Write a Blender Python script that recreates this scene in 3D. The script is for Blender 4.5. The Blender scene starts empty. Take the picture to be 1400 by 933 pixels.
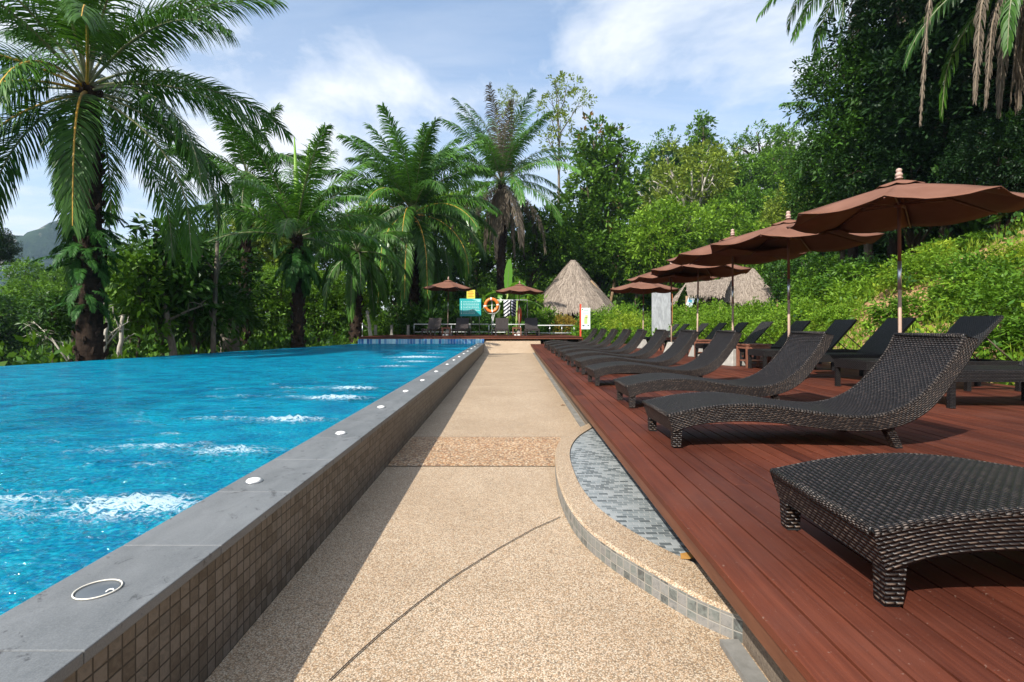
import bpy, bmesh, math, random
import numpy as np
from mathutils import Vector, Matrix

R = math.radians
PI = math.pi
C = bpy.context.scene.collection
sc = bpy.context.scene

# ------------------------------------------------------------------ camera
F = 710.0; VX = 690.0; VY = 448.0; CZ = 1.18
cam = bpy.data.cameras.new('camera')
camo = bpy.data.objects.new('camera', cam); C.objects.link(camo)
camo.location = (0, 0, CZ); camo.rotation_euler = (R(90), 0, 0)
cam.sensor_width = 36.0; cam.lens = 36.0 * F / 1400.0
cam.shift_x = (700 - VX) / 1400.0
cam.shift_y = -(466.5 - VY) / 1400.0
cam.clip_start = 0.05; cam.clip_end = 6000
sc.camera = camo

# ------------------------------------------------------------------ sun and sky
SD = Vector((0.68, 0.86, -1.0)).normalized()      # direction the light travels
elev = math.asin(-SD.z)
sun = bpy.data.lights.new('sun', 'SUN'); sun.energy = 5.0; sun.angle = R(0.5); sun.color = (1.0, 0.955, 0.88)
suno = bpy.data.objects.new('sun', sun); C.objects.link(suno)
suno.rotation_euler = SD.to_track_quat('-Z', 'Y').to_euler(); suno.location = (-20, -20, 40)

class NT:
    def __init__(s, tree): s.t = tree; s.n = tree.nodes; s.l = tree.links
    def new(s, typ, **kw):
        n = s.n.new(typ)
        for k, v in kw.items(): setattr(n, k, v)
        return n
    def put(s, sock, v):
        if hasattr(v, 'is_output'): s.l.new(v, sock)
        elif isinstance(v, (tuple, list)):
            sock.default_value = (*v, 1.0) if (len(v) == 3 and sock.type == 'RGBA') else v
        elif v is not None: sock.default_value = v
    def m(s, op, a, b=None, c=None, clamp=False):
        n = s.new('ShaderNodeMath', operation=op, use_clamp=clamp)
        s.put(n.inputs[0], a)
        if b is not None: s.put(n.inputs[1], b)
        if c is not None: s.put(n.inputs[2], c)
        return n.outputs[0]
    def mix(s, f, a, b, blend='MIX'):
        n = s.new('ShaderNodeMix', data_type='RGBA', blend_type=blend)
        s.put(n.inputs[0], f); s.put(n.inputs[6], a); s.put(n.inputs[7], b)
        return n.outputs[2]
    def noise(s, vec, scale, detail=3, rough=.55, dist=0.0, col=False):
        n = s.new('ShaderNodeTexNoise'); s.put(n.inputs['Vector'], vec)
        n.inputs['Scale'].default_value = scale; n.inputs['Detail'].default_value = detail
        n.inputs['Roughness'].default_value = rough; n.inputs['Distortion'].default_value = dist
        return n.outputs[1] if col else n.outputs[0]
    def vor(s, vec, scale, out='Color', feature='F1'):
        n = s.new('ShaderNodeTexVoronoi', feature=feature); s.put(n.inputs['Vector'], vec)
        n.inputs['Scale'].default_value = scale
        return n.outputs[out]
    def ramp(s, f, stops, interp='LINEAR'):
        n = s.new('ShaderNodeValToRGB'); s.put(n.inputs[0], f); cr = n.color_ramp; cr.interpolation = interp
        while len(cr.elements) < len(stops): cr.elements.new(0.5)
        for e, (p, c) in zip(cr.elements, stops):
            e.position = p; e.color = (*c, 1) if isinstance(c, (tuple, list)) else (c, c, c, 1)
        return n.outputs[0]
    def sep(s, v):
        n = s.new('ShaderNodeSeparateXYZ'); s.put(n.inputs[0], v); return n.outputs
    def comb(s, x, y, z):
        n = s.new('ShaderNodeCombineXYZ')
        for i, q in enumerate((x, y, z)): s.put(n.inputs[i], q)
        return n.outputs[0]
    def vscale(s, v, sc_):
        n = s.new('ShaderNodeVectorMath', operation='MULTIPLY'); s.put(n.inputs[0], v); s.put(n.inputs[1], sc_); return n.outputs[0]
    def vadd(s, v, w):
        n = s.new('ShaderNodeVectorMath', operation='ADD'); s.put(n.inputs[0], v); s.put(n.inputs[1], w); return n.outputs[0]
    def coord(s, which='Object'): return s.new('ShaderNodeTexCoord').outputs[which]
    def bump(s, h, strength=.5, dist=.01, normal=None):
        n = s.new('ShaderNodeBump'); n.inputs['Strength'].default_value = strength
        n.inputs['Distance'].default_value = dist; s.put(n.inputs['Height'], h)
        if normal is not None: s.put(n.inputs['Normal'], normal)
        return n.outputs[0]

world = bpy.data.worlds.new('World'); sc.world = world; world.use_nodes = True
w = NT(world.node_tree); w.n.clear()
sky = w.new('ShaderNodeTexSky', sky_type='NISHITA', sun_disc=False)
sky.sun_elevation = elev
sky.sun_rotation = math.atan2(-SD.x, -SD.y)
sky.air_density = 1.0; sky.dust_density = 1.2; sky.ozone_density = 1.0
g = w.coord('Generated')
gx, gy, gz = w.sep(g)
zz = w.m('ADD', w.m('MAXIMUM', gz, 0.0), 0.18)
cv = w.comb(w.m('DIVIDE', gx, zz), w.m('DIVIDE', gy, zz), 0.0)
cn = w.noise(w.vadd(cv, (2.15, 0.9, 0.0)), 1.15, 9, .60, .25)
cn2 = w.noise(w.vscale(w.vadd(cv, (4.1, 7.7, 0.0)), (0.5, 1.6, 1.0)), 0.9, 9, .62, .8)
cov = w.m('MAXIMUM', w.ramp(cn, [(0.455, 0.0), (0.60, 1.0)]), w.m('MULTIPLY', w.ramp(cn2, [(0.42, 0.0), (0.78, 1.0)]), .62))
# a brighter bank of cloud low in the sky
low = w.ramp(gz, [(0.10, 0.40), (0.45, 0.0)])
cov = w.m('ADD', w.m('MULTIPLY', cov, .9), w.m('MULTIPLY', low, w.ramp(cn2, [(0.3, 0.35), (0.6, 1.0)])), clamp=True)
skyc = w.vadd(w.vscale(sky.outputs[0], (1.35, 1.30, 1.25)), (.55, .85, 1.25))
colr = w.mix(cov, skyc, (7.0, 7.3, 7.7))
bg = w.new('ShaderNodeBackground'); bg.inputs[1].default_value = 0.096
w.put(bg.inputs[0], colr)
wo = w.new('ShaderNodeOutputWorld'); w.l.new(bg.outputs[0], wo.inputs[0])

sc.view_settings.view_transform = 'Standard'; sc.view_settings.look = 'None'
sc.view_settings.gamma = 1.0; sc.view_settings.use_curve_mapping = False
sc.view_settings.exposure = 0.68
sc.render.engine = 'CYCLES'
sc.cycles.max_bounces = 6; sc.cycles.transparent_max_bounces = 8
sc.cycles.diffuse_bounces = 3; sc.cycles.glossy_bounces = 3; sc.cycles.transmission_bounces = 4
sc.cycles.use_denoising = True; sc.cycles.caustics_reflective = False; sc.cycles.caustics_refractive = False

def at(px, py, d):
    return Vector(((px - VX) * d / F, d, CZ + (VY - py) * d / F))

# ------------------------------------------------------------------ object helpers
def tag(o, label=None, cat=None, group=None, kind=None):
    if label: o['label'] = label
    if cat: o['category'] = cat
    if group: o['group'] = group
    if kind: o['kind'] = kind
    return o

def thing(name, label, cat, loc=(0, 0, 0), rz=0.0, group=None):
    o = bpy.data.objects.new(name, None); C.objects.link(o)
    o.empty_display_size = .2
    o.location = loc; o.rotation_euler = (0, 0, rz)
    return tag(o, label, cat, group)

def kids(o): return [c for c in bpy.data.objects if c.parent == o]

def copy_tree(src, label=None, loc=None, rz=None, top=True, scale=None, children=None):
    c = src.copy(); C.objects.link(c)
    if label: c['label'] = label
    if loc is not None: c.location = loc
    if rz is not None: c.rotation_euler = (0, 0, rz)
    if scale is not None: c.scale = scale if isinstance(scale, tuple) else (scale,) * 3
    for ch in src.children:
        d = copy_tree(ch); d.parent = c
    return c

class MB:
    """collects shapes for ONE mesh; uv optional, material index per face"""
    def __init__(s): s.v = []; s.f = []; s.mi = []; s.uv = []; s.sm = []
    def add(s, vs, fs, mi=0, uvs=None, smooth=False):
        o = len(s.v); s.v += [tuple(p) for p in vs]
        for k, f in enumerate(fs):
            s.f.append(tuple(i + o for i in f)); s.mi.append(mi); s.sm.append(smooth)
            s.uv.append(uvs[k] if uvs else None)
    def box(s, c, size, rz=0.0, mi=0, rot=None, taper=1.0):
        hx, hy, hz = (q / 2 for q in size)
        vs = []
        M = rot if rot is not None else Matrix.Rotation(rz, 3, 'Z')
        for z in (-1, 1):
            k = taper if z > 0 else 1.0
            for x, y in ((-1, -1), (1, -1), (1, 1), (-1, 1)):
                vs.append(Vector(c) + M @ Vector((x * hx * k, y * hy * k, z * hz)))
        fs = [(0, 3, 2, 1), (4, 5, 6, 7), (0, 1, 5, 4), (1, 2, 6, 5), (2, 3, 7, 6), (3, 0, 4, 7)]
        a, b, cc = size
        quad = lambda u, v_: [(0, 0), (u, 0), (u, v_), (0, v_)]
        uvs = [[(0, 0), (0, b), (a, b), (a, 0)], quad(a, b), quad(a, cc), quad(b, cc), quad(a, cc), quad(b, cc)]
        s.add(vs, fs, mi, uvs)
    def tube(s, pts, rad, n=8, mi=0, cap=True, smooth=True):
        pts = [Vector(p) for p in pts]
        if not isinstance(rad, (list, tuple)): rad = [rad] * len(pts)
        vs = []; L = 0; Ls = []
        up = Vector((0, 0, 1)); prevx = None
        for i, p in enumerate(pts):
            t = (pts[min(i + 1, len(pts) - 1)] - pts[max(i - 1, 0)])
            if t.length < 1e-9: t = Vector((0, 0, 1))
            t.normalize()
            x = prevx - t * prevx.dot(t) if prevx is not None else t.cross(up if abs(t.z) < .95 else Vector((1, 0, 0)))
            if x.length < 1e-6: x = t.orthogonal()
            x.normalize(); prevx = x; y = t.cross(x)
            if i: L += (p - pts[i - 1]).length
            Ls.append(L)
            for k in range(n):
                a = 2 * PI * k / n
                vs.append(p + (x * math.cos(a) + y * math.sin(a)) * rad[i])
        fs = []; uvs = []
        for i in range(len(pts) - 1):
            for k in range(n):
                k2 = (k + 1) % n
                fs.append((i * n + k, i * n + k2, (i + 1) * n + k2, (i + 1) * n + k))
                c0 = k / n * .3; c1 = (k + 1) / n * .3
                uvs.append([(c0, Ls[i]), (c1, Ls[i]), (c1, Ls[i + 1]), (c0, Ls[i + 1])])
        if cap:
            fs.append(tuple(reversed(range(n)))); uvs.append(None)
            b = (len(pts) - 1) * n; fs.append(tuple(range(b, b + n))); uvs.append(None)
        s.add(vs, fs, mi, uvs, smooth)
    def lathe(s, prof, c=(0, 0, 0), n=20, mi=0, smooth=True):
        vs = []; fs = []
        for r, z in prof:
            for k in range(n):
                a = 2 * PI * k / n; vs.append((c[0] + r * math.cos(a), c[1] + r * math.sin(a), c[2] + z))
        for i in range(len(prof) - 1):
            for k in range(n):
                k2 = (k + 1) % n; fs.append((i * n + k, i * n + k2, (i + 1) * n + k2, (i + 1) * n + k))
        fs.append(tuple(reversed(range(n)))); b = (len(prof) - 1) * n; fs.append(tuple(range(b, b + n)))
        s.add(vs, fs, mi, None, smooth)
    def mesh(s, name, mats):
        me = bpy.data.meshes.new(name); me.from_pydata(s.v, [], s.f)
        for m_ in (mats if isinstance(mats, (list, tuple)) else [mats]): me.materials.append(m_)
        me.polygons.foreach_set('material_index', s.mi); me.polygons.foreach_set('use_smooth', s.sm)
        if any(u is not None for u in s.uv):
            ul = me.uv_layers.new(name='UVMap'); k = 0
            flat = []
            for f, u in zip(s.f, s.uv):
                if u is None: flat += [0.0, 0.0] * len(f)
                else:
                    for q in u: flat += [q[0], q[1]]
            ul.data.foreach_set('uv', flat)
        me.update(); return me
    def build(s, name, mats, parent=None, bevel=0.0, seg=2):
        o = bpy.data.objects.new(name, s.mesh(name, mats)); C.objects.link(o)
        if parent is not None: o.parent = parent
        if bevel:
            b = o.modifiers.new('bevel', 'BEVEL'); b.width = bevel; b.segments = seg; b.limit_method = 'ANGLE'
            b.angle_limit = R(40)
        return o

def link(name, me, parent=None):
    o = bpy.data.objects.new(name, me); C.objects.link(o)
    if parent is not None: o.parent = parent
    return o

# ------------------------------------------------------------------ materials
def mat(name, col, rough=.6, spec=.4, metal=0.0, fn=None):
    m_ = bpy.data.materials.new(name); m_.use_nodes = True
    t = NT(m_.node_tree); b = t.n['Principled BSDF']
    b.inputs['Base Color'].default_value = (*col, 1); b.inputs['Roughness'].default_value = rough
    b.inputs['Specular IOR Level'].default_value = spec; b.inputs['Metallic'].default_value = metal
    if fn: fn(t, b)
    return m_

def mottled(name, c1, c2, scale=8, rough=.6, spec=.4, bump=.3, bd=.004, stretch=(1, 1, 1), detail=5, island=0.0):
    def fn(t, b):
        v = t.vscale(t.coord(), stretch)
        n = t.noise(v, scale, detail, .6)
        f = t.ramp(n, [(.32, 0.0), (.68, 1.0)])
        if island:
            ri = t.new('ShaderNodeNewGeometry').outputs['Random Per Island']
            f = t.m('ADD', t.m('MULTIPLY', f, 1 - island), t.m('MULTIPLY', ri, island), clamp=True)
        t.put(b.inputs['Base Color'], t.mix(f, c1, c2))
        t.put(b.inputs['Normal'], t.bump(t.noise(v, scale * 4, 4, .6), bump, bd))
    return mat(name, c1, rough, spec, 0, fn)

def leafmat(name, dark, light, trans=.25, rough=.5, spec=.2, accent=None, acc_amt=.0):
    m_ = bpy.data.materials.new(name); m_.use_nodes = True
    t = NT(m_.node_tree); b = t.n['Principled BSDF']; out = t.n['Material Output']
    ri = t.new('ShaderNodeNewGeometry').outputs['Random Per Island']
    at_ = t.new('ShaderNodeAttribute'); at_.attribute_name = 'tint'
    ti = t.m('MULTIPLY', at_.outputs['Fac'], .65)
    f = t.m('ADD', ti, t.m('MULTIPLY', ri, .35), clamp=True)
    col = t.mix(f, dark, light)
    if accent:
        col = t.mix(t.ramp(at_.outputs['Fac'], [(1 - acc_amt - .02, 0.0), (1 - acc_amt + .02, 1.0)]), col, accent)
    t.put(b.inputs['Base Color'], col)
    b.inputs['Roughness'].default_value = rough; b.inputs['Specular IOR Level'].default_value = spec
    tr = t.new('ShaderNodeBsdfTranslucent'); t.put(tr.inputs[0], t.mix(.5, col, (light[0] * 1.3, light[1] * 1.3, light[2])))
    mx = t.new('ShaderNodeMixShader'); mx.inputs[0].default_value = trans
    t.l.new(b.outputs[0], mx.inputs[1]); t.l.new(tr.outputs[0], mx.inputs[2]); t.l.new(mx.outputs[0], out.inputs[0])
    return m_

def tilemat(name, size, grout, stops, gap=.09, rough=.5, spec=.5, uvsrc='UV', bumpd=.002, mott=.35, jitter=0.0):
    def fn(t, b):
        uv = t.coord(uvsrc); sx, sy = (size, size) if not isinstance(size, tuple) else size
        x, y, z = t.sep(uv)
        u = t.m('DIVIDE', x, sx); v = t.m('DIVIDE', y, sy)
        if jitter: u = t.m('ADD', u, t.m('MULTIPLY', t.m('FLOOR', v), jitter))
        fu = t.m('FRACT', u); fv = t.m('FRACT', v)
        du = t.m('MINIMUM', fu, t.m('SUBTRACT', 1.0, fu)); dv = t.m('MINIMUM', fv, t.m('SUBTRACT', 1.0, fv))
        d = t.m('MINIMUM', du, dv)
        msk = t.ramp(d, [(gap * .35, 0.0), (gap * .7, 1.0)])
        wn = t.new('ShaderNodeTexWhiteNoise', noise_dimensions='2D')
        t.put(wn.inputs['Vector'], t.comb(t.m('FLOOR', u), t.m('FLOOR', v), 0.0))
        n = t.noise(t.comb(x, y, wn.outputs[0]), 30, 4, .65, 1.0)
        f = t.m('ADD', t.m('MULTIPLY', wn.outputs[0], 1 - mott), t.m('MULTIPLY', n, mott))
        c = t.ramp(f, stops)
        big = t.noise(t.comb(x, y, 0.0), 1.6, 3)
        c = t.mix(t.ramp(big, [(.35, .0), (.75, .28)]), c, (grout[0] * .5, grout[1] * .5, grout[2] * .5))
        t.put(b.inputs['Base Color'], t.mix(msk, grout, c))
        t.put(b.inputs['Normal'], t.bump(t.m('ADD', msk, t.m('MULTIPLY', n, .15)), .6, bumpd))
    return mat(name, grout, rough, spec, 0, fn)

def weavemat(name, c1, c2, p=.0138, q=.029, rough=.34, bumpd=.010, hl=.5):
    def fn(t, b):
        x, y, z = t.sep(t.coord('UV'))
        rows = t.m('DIVIDE', y, p); row = t.m('FLOOR', rows); fr = t.m('FRACT', rows)
        tube = t.m('SINE', t.m('MULTIPLY', fr, PI))
        ph = t.m('ADD', t.m('DIVIDE', x, q), t.m('MULTIPLY', t.m('MODULO', row, 2.0), .5))
        seg = t.m('ABSOLUTE', t.m('SINE', t.m('MULTIPLY', ph, PI)))
        seg = t.m('POWER', seg, .85)
        h = t.m('MULTIPLY', tube, t.m('ADD', .15, t.m('MULTIPLY', seg, .85)))
        wn = t.new('ShaderNodeTexWhiteNoise', noise_dimensions='2D')
        t.put(wn.inputs['Vector'], t.comb(t.m('FLOOR', ph), row, 0.0))
        nz = t.noise(t.comb(x, y, 0.0), 5, 3)
        f = t.m('MULTIPLY', t.m('ADD', t.m('MULTIPLY', t.m('POWER', wn.outputs[0], 2.2), 1.15), t.m('MULTIPLY', nz, .25)), t.ramp(h, [(.35, 0.0), (.95, 1.0)]), clamp=True)  # highlights painted on strand crests, strength random per strand
        c = t.mix(f, c1, c2)
        c = t.mix(t.ramp(h, [(.1, 1.0), (.55, 0.0)]), c, (c1[0] * .15, c1[1] * .15, c1[2] * .15))  # shade between strands painted in, darker where the weave is low
        t.put(b.inputs['Base Color'], c)
        t.put(b.inputs['Normal'], t.bump(h, 1.0, bumpd))
        t.put(b.inputs['Roughness'], t.m('ADD', rough, t.m('MULTIPLY', nz, .15)))
    return mat(name, c1, rough, .42, 0, fn)

def aggmat(name, scale, stops, bumpd=.002, sheen=.5):
    def fn(t, b):
        v = t.coord()
        vn = t.new('ShaderNodeTexVoronoi'); t.put(vn.inputs['Vector'], v); vn.inputs['Scale'].default_value = scale
        rr, gg, bb = t.sep(vn.outputs['Color'])
        c = t.ramp(rr, stops, 'CONSTANT')
        c = t.mix(t.ramp(vn.outputs['Distance'], [(.35, 0.0), (.75, .75)]), c, (.12, .085, .05))
        big = t.noise(v, .9, 5, .65)
        c = t.mix(t.ramp(big, [(.35, .30), (.62, 0.0)]), c, (.19, .125, .07))
        big2 = t.noise(v, 4.0, 4, .6)
        c = t.mix(t.ramp(big2, [(.55, 0.0), (.8, .22)]), c, (.14, .10, .065))
        t.put(b.inputs['Base Color'], c)
        t.put(b.inputs['Normal'], t.bump(t.m('SUBTRACT', 1.0, vn.outputs['Distance']), .55, bumpd))
    return mat(name, stops[0][1], .62, .35, 0, fn)

M = {}
M['agg'] = aggmat('exposed_aggregate', 185, [(0, (.53, .385, .25)), (.22, (.47, .315, .19)), (.42, (.60, .47, .34)), (.66, (.37, .25, .145)), (.76, (.64, .54, .40)), (.93, (.22, .165, .12))], .0014)
M['agg_coarse'] = aggmat('coarse_pebbles', 62, [(0, (.50, .28, .13)), (.25, (.60, .42, .26)), (.45, (.36, .18, .09)), (.65, (.66, .50, .34)), (.85, (.22, .13, .08))], .006)
M['pooltile_out'] = tilemat('brown_mosaic', .0485, (.020, .016, .012), [(.25, (.058, .045, .033)), (.42, (.105, .086, .066)), (.58, (.155, .132, .108)), (.75, (.092, .082, .070))], gap=.10, rough=.55, mott=.6)
M['bench_tile'] = tilemat('grey_mosaic', .0485, (.27, .25, .215), [(.25, (.06, .062, .06)), (.42, (.15, .165, .15)), (.58, (.23, .22, .205)), (.75, (.12, .125, .12))], gap=.10, mott=.6)
M['bench_floor'] = tilemat('grey_floor_mosaic', (.065, .034), (.30, .31, .30), [(.25, (.08, .095, .10)), (.5, (.19, .215, .22)), (.75, (.30, .32, .32))], gap=.09, jitter=.37)
M['waterline'] = tilemat('waterline_tile', (.25, .5), (.6, .75, .8), [(.3, (.02, .20, .50)), (.45, (.08, .45, .68)), (.6, (.30, .68, .80)), (.75, (.03, .24, .55))], gap=.05, mott=.05, rough=.2)
M['poolfloor'] = tilemat('pool_mosaic', .05, (.25, .60, .66), [(.25, (.06, .28, .52)), (.42, (.10, .48, .66)), (.6, (.20, .64, .74)), (.8, (.32, .76, .80))], gap=.08, mott=.1)
M['pooldark'] = tilemat('dark_pool_mosaic', .05, (.01, .02, .03), [(.3, (.004, .008, .02)), (.7, (.01, .02, .04))])

def coping_fn(t, b):
    v = t.coord(); n = t.noise(t.vscale(v, (3, 1.2, 1)), 3.0, 6, .65, .6)
    ri = t.new('ShaderNodeNewGeometry').outputs['Random Per Island']
    f = t.m('ADD', t.m('MULTIPLY', t.ramp(n, [(.3, 0.0), (.7, 1.0)]), .65), t.m('MULTIPLY', ri, .35))
    c = t.mix(f, (.085, .092, .096), (.165, .172, .176))
    spots = t.noise(v, 9, 4, .7, 1.5)
    c = t.mix(t.ramp(spots, [(.60, 0.0), (.66, .7)]), c, (.03, .03, .032))
    fine = t.noise(v, 260, 2)
    c = t.mix(t.m('MULTIPLY', t.ramp(fine, [(.4, 0.0), (.7, 1.0)]), .30), c, (.24, .25, .25))
    t.put(b.inputs['Base Color'], c)
    t.put(b.inputs['Normal'], t.bump(t.m('ADD', fine, n), .25, .002))
M['coping'] = mat('grey_slate_coping', (.15, .16, .17), .55, .4, 0, coping_fn)

def deck_fn(t, b):
    v = t.coord(); ri = t.new('ShaderNodeNewGeometry').outputs['Random Per Island']
    off = t.comb(t.m('MULTIPLY', ri, 40.0), t.m('MULTIPLY', ri, 17.0), 0.0)
    dx_, dy_, dz_ = t.sep(v)
    vv = t.vadd(t.vscale(t.comb(t.m('SUBTRACT', dx_, t.m('MULTIPLY', dy_, .0225)), dy_, dz_), (44, 1.5, 34)), off)
    gr = t.noise(vv, 1.0, 6, .62, .4)
    f = t.m('ADD', t.m('MULTIPLY', ri, .58), t.m('MULTIPLY', t.ramp(gr, [(.36, 0.0), (.64, 1.0)]), .42))
    c = t.mix(f, (.032, .0078, .0048), (.142, .038, .0190))
    worn = t.noise(v, 1.3, 5, .65)
    c = t.mix(t.ramp(worn, [(.50, 0.0), (.72, .5)]), c, (.11, .045, .032))
    st = t.noise(v, 16, 3, .7)
    c = t.mix(t.ramp(st, [(.66, 0.0), (.74, .45)]), c, (.05, .018, .014))
    dust = t.noise(v, 70, 2, .5)
    c = t.mix(t.ramp(dust, [(.70, 0.0), (.76, .5)]), c, (.26, .17, .13))
    big = t.noise(v, .7, 4, .6, .6)
    c = t.mix(t.ramp(big, [(.42, .35), (.58, 0.0)]), c, (.035, .010, .007))
    t.put(b.inputs['Base Color'], c)
    t.put(b.inputs['Roughness'], t.m('ADD', .48, t.m('MULTIPLY', gr, .3)))
    t.put(b.inputs['Normal'], t.bump(gr, .7, .003))
M['deck'] = mat('red_stained_boards', (.16, .045, .03), .5, .15, 0, deck_fn)
M['fascia'] = mottled('brown_fascia', (.085, .026, .012), (.15, .052, .024), 2.5, .5, .4, .25, .002, (20, 1, 8))
M['tablewood'] = mottled('red_table_wood', (.13, .045, .025), (.24, .10, .06), 6, .5, .4, .3, .002, (3, 3, 1))
M['polewood'] = mottled('pale_pole_wood', (.30, .19, .13), (.42, .30, .23), 5, .5, .4, .2, .002, (4, 4, .6))
M['poledark'] = mottled('dark_pole_wood', (.11, .035, .022), (.19, .07, .045), 5, .5, .4, .2, .002, (4, 4, .6))
M['finial'] = mottled('weathered_finial', (.33, .21, .17), (.46, .33, .28), 30, .6, .3)
M['steel'] = mat('stainless_steel', (.55, .56, .57), .3, .5, .9)
M['railwhite'] = mat('pale_painted_rail', (.62, .64, .62), .4, .5)
M['railpost'] = mottled('grey_rail_post', (.20, .19, .16), (.30, .29, .25), 12, .6, .4)
M['concrete'] = mottled('pale_concrete', (.13, .125, .11), (.24, .23, .21), 7, .8, .3, .5, .004)
M['stonebase'] = mottled('pale_umbrella_base', (.26, .245, .22), (.38, .36, .32), 9, .75, .3, .4, .004)
M['shade_black'] = mat('painted_shade_black', (.012, .008, .006), .9, .1)  # near-black stands in for shade between boards and under the far deck
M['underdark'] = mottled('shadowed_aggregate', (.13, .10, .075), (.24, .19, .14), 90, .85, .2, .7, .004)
M['canvas'] = mottled('brown_canvas', (.140, .063, .040), (.19, .092, .062), 2.2, .85, .15, .25, .0015)
M['white'] = mat('white_plastic', (.78, .77, .73), .4, .5)
M['darkglass'] = mat('dark_lens', (.10, .115, .13), .35, .5)
M['orange'] = mat('orange_ring', (.70, .17, .02), .4, .5)
M['silverband'] = mat('silver_band', (.65, .65, .65), .35, .5)
M['wicker'] = weavemat('dark_wicker', (.013, .0085, .007), (.125, .088, .064))
M['wicker_top'] = weavemat('dark_wicker_seat', (.011, .0080, .0075), (.052, .038, .033), .0150, .032)
M['wicker_edge'] = weavemat('wicker_edge', (.016, .012, .011), (.22, .18, .15), .020, .026, .3)  # paler strands paint a highlight line along the rim
M['wicker_far'] = weavemat('brown_wicker', (.055, .042, .038), (.13, .105, .095))
M['strand'] = mottled('bark_grey', (.10, .085, .065), (.22, .19, .15), 14, .85, .2, .8, .02, (1, 1, .3))
M['bark'] = mottled('bark_brown', (.055, .040, .028), (.13, .10, .07), 9, .9, .2, .9, .03, (1, 1, .35))
M['palebark'] = mottled('bark_pale', (.30, .27, .22), (.55, .51, .44), 6, .8, .2, .6, .01, (1, 1, .4))
M['palmbark'] = mottled('palm_bark', (.016, .011, .008), (.050, .032, .022), 9, .95, .15, 1.0, .03, (1, 1, 1.4))
M['thatch'] = mottled('straw_thatch', (.12, .092, .07), (.42, .35, .285), 12, .95, .1, .9, .02, (1, 1, 1), 5, .6)
M['hutwood'] = mottled('hut_timber', (.16, .10, .055), (.32, .22, .13), 8, .8, .2, .4, .004, (1, 1, .2))
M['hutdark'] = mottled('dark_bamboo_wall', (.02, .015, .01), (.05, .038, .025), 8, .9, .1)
M['leaf_dark'] = leafmat('leaf_dark', (.009, .034, .005), (.065, .16, .016), .18, .45, .25)
M['leaf_vdark'] = leafmat('leaf_deep', (.003, .011, .004), (.018, .052, .010), .12, .45, .2)  # very dark green, holds the painted shade of the slope stand
M['leaf_mid'] = leafmat('leaf_mid', (.022, .070, .006), (.15, .29, .022), .25)
M['leaf_light'] = leafmat('leaf_light', (.030, .100, .006), (.26, .42, .035), .30)
M['leaf_olive'] = leafmat('leaf_olive', (.060, .11, .010), (.27, .34, .04), .25)
M['leaf_yellow'] = leafmat('leaf_yellowgreen', (.07, .15, .008), (.40, .50, .045), .3)
M['leaf_red'] = leafmat('leaf_green_with_rust', (.022, .075, .008), (.15, .28, .025), .2, accent=(.20, .10, .03), acc_amt=.08)
M['leaf_rust'] = leafmat('leaf_orange_yellow', (.10, .09, .01), (.42, .26, .04), .25)
M['grass'] = leafmat('grass_blades', (.06, .15, .008), (.34, .45, .05), .3)
M['palm'] = leafmat('palm_leaflets', (.010, .042, .004), (.085, .215, .018), .22, .45, .3)
M['palm_light'] = leafmat('palm_leaflets_fresh', (.03, .10, .010), (.14, .33, .035), .25, .33, .5)
M['palm_dead'] = leafmat('palm_leaflets_dead', (.085, .066, .048), (.25, .205, .155), .2, .8, .15)
M['palm_yellow'] = leafmat('palm_leaflets_yellowing', (.05, .07, .01), (.26, .27, .045), .25)
M['rachis'] = mottled('palm_stalk_green', (.10, .12, .05), (.22, .22, .11), 6, .45, .4)
M['rachis_y'] = mottled('palm_stalk_yellow', (.45, .24, .03), (.60, .36, .06), 6, .45, .4)
M['rachis_d'] = mottled('palm_stalk_dry', (.16, .12, .08), (.28, .22, .16), 6, .8, .2)
M['banana'] = leafmat('banana_leaf', (.08, .24, .015), (.20, .46, .035), .35, .35, .5)
M['fern'] = leafmat('fern_leaf', (.012, .05, .010), (.06, .18, .030), .25)

# ------------------------------------------------------------------ numpy foliage
def np_mesh(name, V, Q, mats, tint=None, mi=None, smooth=False):
    me = bpy.data.meshes.new(name)
    nv, nf = len(V), len(Q); k = Q.shape[1]
    me.vertices.add(nv); me.vertices.foreach_set('co', np.ascontiguousarray(V, dtype=np.float32).ravel())
    me.loops.add(nf * k); me.loops.foreach_set('vertex_index', np.ascontiguousarray(Q, dtype=np.int32).ravel())
    me.polygons.add(nf); me.polygons.foreach_set('loop_start', np.arange(0, nf * k, k, dtype=np.int32))
    if mi is not None: me.polygons.foreach_set('material_index', mi.astype(np.int32))
    for m_ in (mats if isinstance(mats, (list, tuple)) else [mats]): me.materials.append(m_)
    me.update(calc_edges=True)
    if tint is not None:
        a = me.attributes.new('tint', 'FLOAT', 'POINT'); a.data.foreach_set('value', tint.astype(np.float32))
    if smooth: me.polygons.foreach_set('use_smooth', np.ones(nf, dtype=bool))
    return me

def unit(a): return a / np.maximum(np.linalg.norm(a, axis=1, keepdims=True), 1e-9)

def leaves(rng, P, D, L, W, droop=.18):
    """rhombic folded leaves: base P, direction D, lengths L, widths W"""
    n = len(P); up = rng.normal(size=(n, 3)) * .55 + np.array([0, 0, 1.0])
    S = unit(np.cross(D, up)); N = np.cross(S, D)
    L = L[:, None]; W = W[:, None]
    mid = P + D * L * .5 - np.array([0, 0, 1.0]) * L * droop * .25
    V = np.empty((n, 4, 3))
    V[:, 0] = P; V[:, 1] = mid + S * W * .5 - N * W * .12; V[:, 3] = mid - S * W * .5 - N * W * .12
    V[:, 2] = P + D * L - np.array([0, 0, 1.0]) * L * droop
    Q = np.arange(n * 4).reshape(n, 4)
    return V.reshape(-1, 3), Q

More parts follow.
